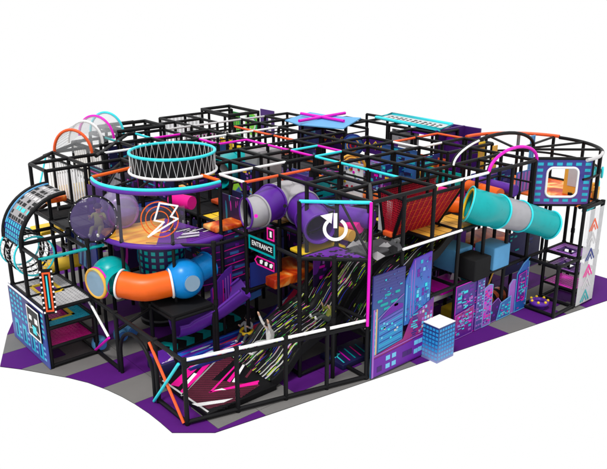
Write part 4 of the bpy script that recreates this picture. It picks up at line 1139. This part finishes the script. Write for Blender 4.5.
panel(398,185,2.53,1.2,1.0,'steel_blue','y','blue building panel with turquoise windows left of the orange blocks', d_city(['cyan','sky_teal','navy'],34,5))
panel(414,170,2.9,2.2,.3,'deepblue','x','long deep blue beam print above the orange blocks', d_city(['sky_teal','cyan'],22,6))
panel(430,174,2.6,1.2,.5,'redorange','y','orange red panel with black towers', d_city(['black','yellow','redorange'],20,8))
panel(449,172,2.53,1.0,1.05,'dpurple','y','dark violet wall panel with a big violet circle', d_circles(['violet','dpurple']))
panel(436,183,2.53,1.6,.4,'teal','y','low turquoise panel under the orange red panel', d_city(['steel_blue','sky_teal'],20,9))
panel(405,148,3.05,1.0,.5,'grey','y','grey board with black sketch under the billboard', d_city(['lgrey','darkgrey'],8,10))
panel(300,215,2.53,.9,.95,'dpurple','y','violet panel with yellow monster eye arch behind the grey tunnel', d_circles(['violet','dpurple','yellow','black']))
panel(330,196,2.53,.9,.5,'teal','x','turquoise angular panel right of the violet eye panel', d_city(['rubber','teal','lgrey'],12,12))
panel(253,139,2.6,.8,1.0,'white','y','white panel with a lime green spiral wheel at the back', d_circles(['lime','green','white','lime']))
panel(236,140,2.6,.55,.95,'green','y','green striped panel left of the lime wheel', d_bars('lime', 5))
panel(268,136,2.6,.75,.9,'dpurple','y','purple panel with a white notice right of the lime wheel', lambda m, F, w, h: m.rect(F, w*.6, .2, w*.8, .7, 'white', .004, .031))
panel(225,156,2.53,.8,.55,'yellow','y','yellow patterned panel right of the cyan ring', d_city(['orange','rubber'],16,13))
panel(214,160,2.53,1.2,.45,'steel_blue','x','blue wall print just behind the cyan ring', d_city(['white','cyan','deepblue'],18,14))
panel(182,136,2.7,1.6,.7,'clear_tint','x','see-through striped fence panel at the left back', d_bars('white', 11))
panel(120,172,2.53,1.6,.55,'dpurple','y','dark violet low wall under the hoop vault', d_city(['violet','dpurple'],12,15))
panel(205,150,2.6,.9,.5,'magenta','x','narrow magenta and black panel above the cyan ring', d_city(['rubber','magenta','steel_blue'],20,16))
panel(490,192,2.53,1.7,.6,'deepblue','x','blue building print under the right rim', d_city(['cyan','slate','lilac','sky_teal'],40,17))
panel(528,190,2.53,1.2,.55,'steel_blue','x','blue low wall beside the window house', d_bars('lilac', 8))
panel(478,188,2.53,.24,1.2,'yellow','x','tall narrow yellow board under the white arch', d_bars('gold', 1))
panel(491,190,2.53,.18,1.15,'gold','x','second narrow golden board right of the yellow board')
panel(529,172,2.7,.2,1.0,'padblue','x','upright light blue board behind the magenta arch', d_bars('steel_blue', 2))
panel(572,196,2.5,.5,.8,'gold','y','orange wall with white screen seen through the house window', lambda m, F, w, h: m.rect(F, w*.2, .25, w*.7, .75, 'lgrey', .004, .031))
panel(232,222,2.53,.7,.6,'neon_print','y','neon sprinkled black panel below the white top beam')
panel(283,245,1.6,1.3,.9,'neon_print','y','neon city print wall behind the entrance sign', d_city(['sky_teal','magenta','steel_blue','violet'],30,18))
panel(247,228,2.2,1.0,.8,'navy','y','navy city print left of the entrance sign top', d_city(['steel_blue','magenta','sky_teal'],24,19))
panel(190,262,1.5,1.2,.7,'navy','y','dark print with small neon lights behind the blue ball', d_city(['steel_blue','yellow','teal','magenta'],22,20))
panel(90,270,1.4,1.0,.75,'deepblue','y','dark blue wall with diagonal light blue bars inside the left side', lambda m, F, w, h: [m.on(*F, [(a, .05),(a+.1,.05),(a+.25,h-.05),(a+.15,h-.05)], 'padblue', .004, .031) for a in (.05,.27,.49)])
panel(520,270,.6,1.5,1.1,'navy','x','dark teal forest print wall behind the right tower', d_city(['deepblue','teal'],14,22))
panel(345,315,.6,.9,.9,'dpurple','x','plain dark violet wall under the wavy slide')
panel(450,262,1.27,1.0,.8,'neon_print','x','neon print wall behind the light blue cushions')
panel(385,232,2.53,.35,.7,'white','y','plain white strip left of the red net')
panel(330,282,1.27,1.0,.9,'neon_print','x','dark neon print wall far behind the wavy slide', d_city(['magenta','violet','lilac'],20,23))
panel(455,300,0,1.2,.7,'neon_print','y','neon print wall behind the lower skyline wall')

def block(u, v_, z, sx, sy, sz, mat, label, rz=0, name='foam_block', cat='foam block'):
    p = at(u, v_, z); m = MB(); m.rbox((p.x-sx/2,p.y-sy/2,z),(p.x+sx/2,p.y+sy/2,z+sz),mat,.03,rz)
    return m.build(name, label=label, cat=cat, group={'mat':'flat padded mats','foam_block':'foam blocks','printed_panel':'printed panels','cushion':'cushions'}.get(name))
block(284,276,1.27,1.3,1.0,.22,'flame_print','glowing orange padded mat behind the entrance sign', name='mat', cat='mat')
block(310,182,2.55,1.0,.9,.1,'flame_print','flame orange mat right of the grey tunnel, below the cyan beams', name='mat', cat='mat')
block(340,188,2.55,1.1,.9,.1,'flame_print','flame orange mat left of the white dotted panel', name='mat', cat='mat')
block(484,240,1.27,1.4,1.0,.1,'flame_print','flame orange mat under the turquoise tube slide', name='mat', cat='mat')
block(225,227,2.55,.8,.5,.1,'flame_print','flame orange mat right of the round platform', name='mat', cat='mat')
block(233,203,2.55,.8,.7,.1,'redorange','flat orange mat left of the white and orange corner beam', name='mat', cat='mat')
block(80,190,2.55,1.3,.8,.1,'yellow','yellow mat left of the round platform', name='mat', cat='mat')
block(54,229,1.9,.9,.7,.08,'yellow','yellow mat behind the violet bubble window', name='mat', cat='mat')
block(68,264,1.27,1.2,.7,.08,'yellow','yellow mat in front of the blue striped wall', name='mat', cat='mat')
block(54,201,2.6,.5,.4,.14,'flame_print','small orange yellow cushion beside the rounded white roof', name='cushion', cat='cushion')
block(318,250,2.1,1.0,.7,.08,'yellow','yellow mat below the purple tunnel mouth', name='mat', cat='mat')
block(350,268,1.5,.8,.6,.08,'yellow','narrow yellow mat under the violet triangular deck', name='mat', cat='mat')
block(452,267,1.3,.62,.62,.55,'padblue','light blue foam cube, the left one of the pair')
block(491,265,1.3,.62,.55,.55,'padblue','light blue foam cube, the right one of the pair')
block(472,276,1.3,.58,.55,.5,'rubber','black foam cube between the two light blue ones')
block(444,287,.95,.9,.6,.14,'magenta','magenta cushion behind the front frame', name='cushion', cat='cushion')
block(437,296,.8,1.0,.4,.12,'lgrey','pale grey padded step below the magenta cushion', name='cushion', cat='cushion')
block(452,318,0,.4,.4,.3,'yellow','yellow foam block on the floor behind the blue cube tower')
block(375,251,2.5,.9,.6,.1,'darkgrey','dark grey faceted rock pad behind the violet triangular deck', name='mat', cat='mat')
m = MB(); rr = random.Random(9)
p = at(368,250,2.56)
for k in range(10):
    q = p + V3((rr.uniform(-.4,.6), rr.uniform(-.5,.4), 0)); a = [q + V3((math.cos(t+k)*.18, math.sin(t+k)*.18, 0)) for t in (0, 2.1, 4.2)]
    m.add(a + [q + Z*.12], [[0,1,3],[1,2,3],[2,0,3]], rr.choice(['grey','darkgrey','darkgrey','rubber']))
m.build('rock_pad', label='faceted grey and black rock pads right of the power symbol', cat='pad')

def roller(a, b, r, mat, label, bands=None, name='foam_roller'):
    m = MB(); a, b = V3(a), V3(b); n = 6
    for k in range(n):
        p, q = a.lerp(b, k/n), a.lerp(b, (k+1)/n); m.rod(p, q, r, bands[k % len(bands)] if bands else mat, 20)
    return m.build(name, label=label, cat='roller', group='foam rollers')
roller(at(468,186,2.9), at(500,195,2.9), .15, 'orange', 'long orange foam roller above the turquoise tube')
roller(at(476,181,2.95), at(515,191,2.95), .14, 'purple', 'long purple foam roller above the orange roller')
roller(at(440,192,2.8), at(462,196,2.8), .16, 'pink', 'pink foam roller left of the turquoise tube')
roller(at(446,204,2.7), at(462,206,2.7), .2, 'orange', 'short orange foam roller touching the turquoise tube')
roller(at(172,199,2.95), at(192,203,2.95), .15, 'pink', 'pink foam roller above the round platform')
roller(at(338,214,2.9), at(372,220,2.9), .2, 'purple', 'purple foam roller behind the power symbol')
roller(at(343,222,2.75), at(360,228,2.75), .12, 'pink', 'pink foam roller behind the power symbol')
roller(at(338,232,2.65), at(352,236,2.65), .12, 'gold', 'golden foam roller behind the power symbol')
roller(at(484,302,.2), at(502,293,.2), .2, 'orange', 'orange and black banded roller behind the skyline wall', ['orange','rubber'])
for k, (u, v_, s, lab) in enumerate(((100,350,.17,'light blue ball roller beside the magenta diagonal bar'), (121,341,.16,'light blue ball roller behind the archway left leg'), (131,336,.15,'light blue ball roller farthest behind the archway'))):
    p = at(u, v_, 0); m = MB(); m.ball((p.x,p.y,s), s, 'padblue', 24, 14, (1,.8,1)); m.rod((p.x,p.y-.16,s),(p.x,p.y+.16,s),.1,'steel_blue',14); m.build('ball_roller', label=lab, cat='roller', group='light blue ball rollers')
def shard(u, v_, z, sz, label, cols):
    p = at(u, v_, z); n_ = CAM - p; n_.z = 0; n_.normalize(); U = Z.cross(n_); F = (p, U, Z); m = MB()
    for k, c in enumerate(cols):
        a = k*1.9; o_ = (.12*math.cos(a)*sz, .12*math.sin(a)*sz + .15)
        m.on(*F, [(o_[0]+.3*sz*math.cos(a), o_[1]+.3*sz*math.sin(a)), (o_[0]+.24*sz*math.cos(a+1.9), o_[1]+.24*sz*math.sin(a+1.9)), (o_[0]+.16*sz*math.cos(a+3.6), o_[1]+.2*sz*math.sin(a+3.6))], c, .03, k*.035)
    m.build('shard_sculpture', label=label, cat='decoration')
shard(487,259,1.3,.9,'angular white, turquoise and magenta shape right of the light blue cubes',['white','teal','magenta'])
shard(459,287,.9,1.0,'angular turquoise, white and black shape right of the magenta cushion',['teal','white','black'])
shard(240,195,2.6,.8,'small violet and lime angular shape left of the grey tunnel',['violet','lime','steel_blue'])
# magenta / teal print mat on the floor behind the fence
m = MB(); p = at(352,357,0); m.rbox((p.x-.55,p.y-.3,0),(p.x+.5,p.y+.4,.12),'navy',.02); F = (V3((p.x-.55,p.y-.3,.121)), X, Y)
for k in range(5): m.bar(F, [(.1+.16*k,.08),(.2+.16*k,.5)], .03, ['cyan','magenta','teal','pink','teal'][k], .003, .001); 
m.on(*F, [(.0,.3),(.2,.55),(.3,.4)], 'cyan', .003, .004); m.build('foam_step', label='navy foam mat with pink and cyan lines by the skyline wall', cat='mat')
# blue target disc, spider rope, ball
tb_ = thing('target_disc', 'round blue target with gold and red rings hanging at the back', 'target', at(353,145,3.45))
p = at(353,145,3.45); n_ = -X*.6 - Y; n_ = (CAM-p); n_.z = 0; n_.normalize()
for r_, c, k in ((.3,'deepblue',0),(.25,'steel_blue',1),(.17,'gold',2),(.145,'deepblue',3),(.09,'red',4),(.05,'navy',5)):
    m = MB(); m.disc(p + n_*(.012*k), n_, r_, .012, c, 28); m.build('ring', tb_)
m = MB(); c_ = at(466,302,.35)
for k in range(5): m.ring(c_ + Z*.1*k, V3((math.cos(k),math.sin(k),.4)), .2-.02*k, .014, 'lime' if k % 2 else 'yellow', 20, 5)
m.build('rope_ball', label='tangled yellow and lime rope ball behind the pink narrow tower', cat='rope ball')
m = MB(); c_ = at(468,282,.75); m.ball(c_, .17, 'grey', 24, 14); m.rod(c_, c_+Z*.9, .012, 'gold', 6); m.build('hanging_ball', label='grey ball hanging above the rope ball', cat='ball')
m = MB(); m.rod(at(484,296,.5), at(497,262,1.2), .02, 'gold', 8); m.rod(at(484,296,.5), at(490,300,.3), .02, 'gold', 8); m.build('rope_bar', label='thin golden slanted rope above the banded orange roller', cat='rope')
# golden arches inside
for (u, v_, z, c, lab) in ((328,150,2.9,'redorange','small orange hoop left of the diamond panel'), (408,178,2.75,'gold','golden hoop left of the orange red panel'), (352,168,3.0,'gold','golden coil sculpture above the white dotted panel')):
    m = MB(); p = at(u, v_, z); n2 = (CAM-p); n2.z = 0; n2.normalize(); m.ring(p, n2, .34, .035, c, 28, 8, a0=0, a1=math.pi)
    if 'coil' in lab: m.ring(p+Z*.08, n2, .2, .03, c, 24, 6); m.ring(p, V3((.3,.2,1)), .3, .03, c, 24, 6)
    m.build('hoop_sculpture', label=lab, cat='hoop')
# light blue canopies with magenta cross beams
cn = thing('canopy', 'flat light blue canopies crossed by magenta beams at the back', 'canopy', at(318,118,3.65))
m = MB(); z_ = 3.7
m.hexa([V3((p.x,p.y,z_)) for p in [at(u,v_,3.7) for u, v_ in ((285,121),(310,113),(333,117),(300,126))]], [V3((p.x,p.y,z_+.03)) for p in [at(u,v_,3.7) for u, v_ in ((285,121),(310,113),(333,117),(300,126))]], 'padblue'); m.build('sheet', cn)
q4 = [at(u,v_,3.7) for u, v_ in ((301,127),(330,118),(361,120),(343,131))]
m = MB(); m.hexa([V3((p.x,p.y,z_+.04)) for p in q4], [V3((p.x,p.y,z_+.07)) for p in q4], 'padblue'); m.build('sheet', cn)
for a, b in (((301,113.5),(344,121)), ((299,121),(345,113))):
    m = MB(); m.rod(at(*a,3.82), at(*b,3.82), .045, 'magenta', 10); m.build('cross_beam', cn)
m = MB(); pa, pb = at(302,131,3.5), at(343,133,3.5)
m.build('valance', cn) if False else None
# billboard on the roof
bb = thing('billboard', 'flat white roof board with cyan outline and black lettering marks', 'sign board', (10,4,3.7))
q4 = [at(u,v_,3.72) for u, v_ in ((376,118),(392,114.5),(452,125),(440,130.5))]
c0_, c1_, c2_, c3_ = q4
m = MB(); m.hexa([p - Z*.03 for p in q4], q4, 'lgrey'); m.build('board', bb)
m = MB(); m.tube([p + Z*.02 for p in q4], .05, 'cyan', 8, closed=True); m.build('border', bb)
m = MB(); rr = random.Random(4)
for k in range(11):
    s0 = .08 + k*.078; 
    def bpnt(s, t_): return (c0_.lerp(c3_, s)).lerp(c1_.lerp(c2_, s), t_) + Z*.004
    for q in range(3):
        t0 = .22 + .2*q; ds = .05*rr.uniform(.5,1); 
        a = [bpnt(s0,t0), bpnt(s0+ds,t0), bpnt(s0+ds*.9,t0+.12), bpnt(s0,t0+.13)]; m.hexa(a, [p+Z*.004 for p in a], 'black')
m.build('lettering', bb)
# purple corner room
pc = thing('corner_room', 'dark violet padded corner room at the right back', 'play room', (10.5,2.8,L2))
m = MB(); m.box((9.85,2.72,L2),(11.1,2.78,3.72),'dpurple'); m.box((9.8,2.0,3.72),(11.1,2.78,3.78),'violet') if False else None
m.build('wall', pc); m = MB(); m.box((11.1,2.2,L2),(11.16,3.6,3.7),'dpurple'); m.build('wall', pc)
m = MB(); m.box((9.8,2.8,3.56),(11.1,3.9,3.6),'violet'); m.build('roof', pc)

# hoop vault at left back
hv = thing('hoop_vault', 'net vault of orange, white, magenta and cyan hoops at the left back', 'net vault', (2,8,L3))
HP = [((54.6,152.5),(92,153.5),'redorange',28), ((68.5,143),(102.7,143),'white',17), ((79.6,135.5),(113.8,138.5),'magenta',17), ((90.7,132.5),(123.5,133.5),'cyan',17)]
fr = []
for (a, b, c, _) in HP:
    A_, B_ = at(*a, L3), at(*b, L3); C_ = (A_+B_)/2; U_ = (B_-A_)/2; hh = .56
    pts = [C_ - U_*math.cos(math.pi*k/24) + Z*hh*math.sin(math.pi*k/24) for k in range(25)]; fr.append(pts)
    m = MB(); m.tube(pts, .036, c, 10); m.build('hoop', hv, c.replace('redorange','orange') + ' hoop')
m = MB(); 
for pts in fr: 
    m.add(pts, [list(range(25))], 'vault_tint'); 
for a, b in zip(fr, fr[1:]):
    m.add(a + b, [[k, k+1, 26+k, 25+k] for k in range(24)], 'vault_tint', True)
m.build('skin', hv)
m = MB()
for a, b in zip(fr[:1], fr[1:2]):
    for k in range(0, 13): m.rod(a[k]-Z*.0, a[k].lerp(b[k],1), .006, 'lgrey', 4, caps=False)
m.build('cord', hv)
# white slatted net walls
def slats(a, b, z0, z1, n, label, c='white', w=.5):
    A_, B_ = V3(a), V3(b); U_ = (B_-A_); L_ = U_.length; U_.normalize(); F = (V3((A_.x,A_.y,0)), V3((U_.x,U_.y,0)), Z); m = MB()
    for k in range(n):
        u = L_*k/n; dz = (B_.z-A_.z)*k/n
        m.on(*F, [(u, z0+dz),(u+L_/n*w, z0+dz),(u+L_/n*w+.03, z1+dz),(u+.03, z1+dz)], c, .02)
    for zz in (z0, z1): m.rod(F[0]+Z*zz, F[0]+F[1].normalized()*L_+Z*(zz+B_.z-A_.z), .03, 'black', 8)
    return m.build('slat_wall', label=label, cat='slat wall')
slats(nd(1,6), nd(1,8.5), 2.6, 3.5, 15, 'white slatted wall under the orange hoop')
slats(nd(2,7.2), nd(2,9), 2.8, 3.6, 12, 'white slatted wall under the magenta hoop')
slats(nd(1.1,5.2), nd(2.6,7.4), 2.55, 3.2, 14, 'white slatted inner wall left of the cyan ring')
slats(nd(4,9.5), nd(8,9.5), 2.7, 3.3, 30, 'long white slatted wall along the far back', w=.4)
# raised black box frame at far back
bf = frame('raised black box frame on top at the far back', at(230,110,3.65))
c4 = [V3((7.0,10.0,0)), V3((8.1,10.05,0)), V3((8.05,8.4,0)), V3((6.95,8.4,0))]
for k in range(4):
    p, q = c4[k], c4[(k+1) % 4]
    beam(bf, V3((p.x,p.y,3.74)), V3((q.x,q.y,3.74)), r=.05); m = MB(); m.rod((p.x,p.y,L2),(p.x,p.y,3.78),.045,'black',10); m.build('post', bf)
bf = frame('raised black box frame on top behind the hoop vault', nd(3,9.5,L3))
c4 = [nd(3.4,10.2), nd(5,10.2), nd(5,9), nd(3.4,9)]
for k in range(4):
    p, q = c4[k], c4[(k+1) % 4]
    beam(bf, V3((p.x,p.y,3.76)), V3((q.x,q.y,3.76)), r=.05); m = MB(); m.rod((p.x,p.y,L2),(p.x,p.y,3.8),.045,'black',10); m.build('post', bf)
# sloped bars near the vault
m = MB(); m.rod(at(96,156,3.65), at(128,134,3.65), .045, 'black', 10); m.rod(at(98,182,3.2), at(136,150,3.4), .04, 'black', 10); m.rod(at(44,156,3.65), at(84,140,3.65), .04, 'black', 10)
m.build('hand_rail', label='long slanting black bars between the hoop vault and the cyan ring', cat='rail')

# --- people ---------------------------------------------------------------------
def person(label, loc, yaw, joints, radii, edges, cloth, trousers, lean=0, s=1.0, extra=None):
    """joints: name -> (x forward, y left, z up) in metres for a child; one skinned surface"""
    names = list(joints); idx = {n_: k for k, n_ in enumerate(names)}
    me = bpy.data.meshes.new('person'); me.from_pydata([joints[n_] for n_ in names], [(idx[a], idx[b]) for a, b in edges], [])
    o = bpy.data.objects.new('person', me); COL.objects.link(o)
    o.modifiers.new('k', 'SKIN'); sv = me.skin_vertices[0].data
    for n_ in names: sv[idx[n_]].radius = (radii[n_], radii[n_]); sv[idx[n_]].use_root = (n_ == 'pelvis')
    ss = o.modifiers.new('b', 'SUBSURF'); ss.levels = 2; ss.render_levels = 2
    dg = bpy.context.evaluated_depsgraph_get(); mm = bpy.data.meshes.new_from_object(o.evaluated_get(dg)); bpy.data.objects.remove(o)
    mats = [cloth, trousers, 'skin', 'hair', 'cloth_light']
    for k in mats: mm.materials.append(MAT[k])
    J = {k: V3(v_) for k, v_ in joints.items()}
    def near(p):
        best = min(edges, key=lambda e: (lambda a, b: (p - (a + (b-a)*max(0, min(1, (p-a).dot(b-a)/max(1e-9, (b-a).length_squared))))).length)(J[e[0]], J[e[1]]))
        return best
    for f in mm.polygons:
        e = near(f.center); f.use_smooth = True; n_ = e[0] + e[1]
        if 'head' in n_ or 'crown' in n_: f.material_index = 2
        elif 'hand' in n_ or 'fing' in n_ or 'thumb' in n_ : f.material_index = 2
        elif 'foot' in n_ or 'toe' in n_: f.material_index = 4
        elif 'knee' in n_ or 'ank' in n_ or 'hip' in n_: f.material_index = 1
        else: f.material_index = 0
    body = bpy.data.objects.new('person', mm); COL.objects.link(body); body.location = loc; body.rotation_euler = (0, lean, yaw); body.scale = (s, s, s)
    tag(body, label, 'person'); ORG[body] = V3((0,0,0))
    h = J['head']
    m = MB(); m.ball(h + V3((-.015,0,.02)), .098, 'hair', 16, 8, (1,.95,1.05), 0, 1.75); m.build('hair', body)
    m = MB(); m.ball(h + V3((.09,0,-.012)), .014, 'skin', 8, 6); 
    for sg in (1,-1): m.ball(h + V3((.079,.032*sg,.012)), .011, 'hair', 8, 6); m.ball(h + V3((0,.09*sg,-.005)), .02, 'skin', 8, 6)
    m.ball(h + V3((.08,0,-.045)), .016, 'red', 8, 4, (.5,1.3,.4)); m.build('face_features', body)
    if extra: extra(body, J)
    return body
def pose(arms):
    j = {'pelvis': (0,0,.1), 'waist': (-.03,0,.22), 'chest': (-.06,0,.36), 'neck': (-.06,0,.46), 'head': (-.04,0,.58), 'crown': (-.04,0,.63)}
    r = {'pelvis': .1, 'waist': .09, 'chest': .11, 'neck': .04, 'head': .088, 'crown': .06}
    e = [('pelvis','waist'),('waist','chest'),('chest','neck'),('neck','head'),('head','crown')]
    for sd, sg in (('l',1),('r',-1)):
        pts = {'shoulder': (-.06,.13*sg,.41), **{k: (v_[0], v_[1]*sg, v_[2]) for k, v_ in arms[sd].items()}}
        for k, rad in (('shoulder',.05),('elbow',.036),('wrist',.026),('hand',.028)): j[k+sd] = pts[k]; r[k+sd] = rad
        e += [('chest','shoulder'+sd),('shoulder'+sd,'elbow'+sd),('elbow'+sd,'wrist'+sd),('wrist'+sd,'hand'+sd)]
        hnd = V3(pts['hand']); d = (hnd - V3(pts['wrist'])).normalized(); sde = d.cross(X) if abs(d.x) < .9 else d.cross(Z); sde.normalize()
        for q, (off, ln_) in enumerate(((-.02,.045),(-.007,.055),(.007,.052),(.02,.04))):
            j['fing%d%s' % (q, sd)] = tuple(hnd + sde*off*1.4 + d*ln_ + X*.008); r['fing%d%s' % (q, sd)] = .008; e.append(('hand'+sd, 'fing%d%s' % (q, sd)))
        j['thumb'+sd] = tuple(hnd + sde*.045*sg + d*.01); r['thumb'+sd] = .009; e.append(('hand'+sd,'thumb'+sd))
        for k, p, rad in (('hip',(.03,.075*sg,.09),.075),('knee',(.30,.1*sg,.17),.055),('ank',(.52,.1*sg,.05),.036),('foot',(.56,.1*sg,.05),.036),('toe',(.6,.1*sg,.12),.028)): j[k+sd] = p; r[k+sd] = rad
        e += [('pelvis','hip'+sd),('hip'+sd,'knee'+sd),('knee'+sd,'ank'+sd),('ank'+sd,'foot'+sd),('foot'+sd,'toe'+sd)]
    return j, r, e
up_ = {'elbow': (.02,.2,.58), 'wrist': (.05,.24,.76), 'hand': (.055,.245,.82)}
fwd = {'elbow': (.08,.19,.32), 'wrist': (.22,.14,.42), 'hand': (.27,.13,.46)}
ja, ra, ea = pose({'l': up_, 'r': up_})
jb, rb, eb = pose({'l': fwd, 'r': fwd})
YAW = math.pi
p = V3((2.70, 1.86, .17))
def ringy(body, J): m = MB(); m.ring((.06,0,.2), V3((.2,0,1)), .17, .05, 'yellow', 28, 10); m.build('swim_ring', body, 'yellow ring')
person('person in grey top with a yellow ring sitting on the blue slide', p, YAW+.5, jb, rb, eb, 'cloth_grey', 'cloth_dark', 0, .72, ringy)
person('person in pale grey with both arms raised near the foot of the wavy slide', V3((2.45,.72,zf1(2.45)+.0)), YAW-.2, ja, ra, ea, 'cloth_light', 'cloth_grey', .15, .85)
person('person in olive yellow sliding down the middle of the wavy slide', V3((3.42,.1,zf1(3.42)+.02)), YAW, jb, rb, eb, 'cloth_olive', 'cloth_dark', -.45, .75)
pb = at(96,231,2.62)
person('person in olive clothes sitting inside the violet bubble window', V3((pb.x+.12,pb.y+.1,2.57)), YAW+.9, jb, rb, eb, 'cloth_olive', 'cloth_olive', 0, .85)
person('person in grey lying at the top of the slide beside the magenta post', V3((5.2,.0,zf1(5.2)+.05)), YAW, jb, rb, eb, 'cloth_grey', 'cloth_dark', -.5, .9)

# ------------------------------------------------------------------ light and world
w = bpy.data.worlds.new('World'); S.world = w; w.use_nodes = True
bg = w.node_tree.nodes['Background']; bg.inputs['Color'].default_value = (1, 1, 1, 1); bg.inputs['Strength'].default_value = 1.0
sd = bpy.data.lights.new('sun', 'SUN'); sd.energy = 2.3; sd.angle = R(14); sd.color = (1, .98, .95)
so = bpy.data.objects.new('sun', sd); COL.objects.link(so)
dr = (FW*.55 + RT*.25 - Z*1.1).normalized(); so.rotation_euler = dr.to_track_quat('-Z','Y').to_euler()
S.view_settings.view_transform = 'Standard'; S.view_settings.look = 'None'; S.view_settings.exposure = 0; S.view_settings.gamma = 1
S.cycles.max_bounces = 6; S.cycles.transparent_max_bounces = 16
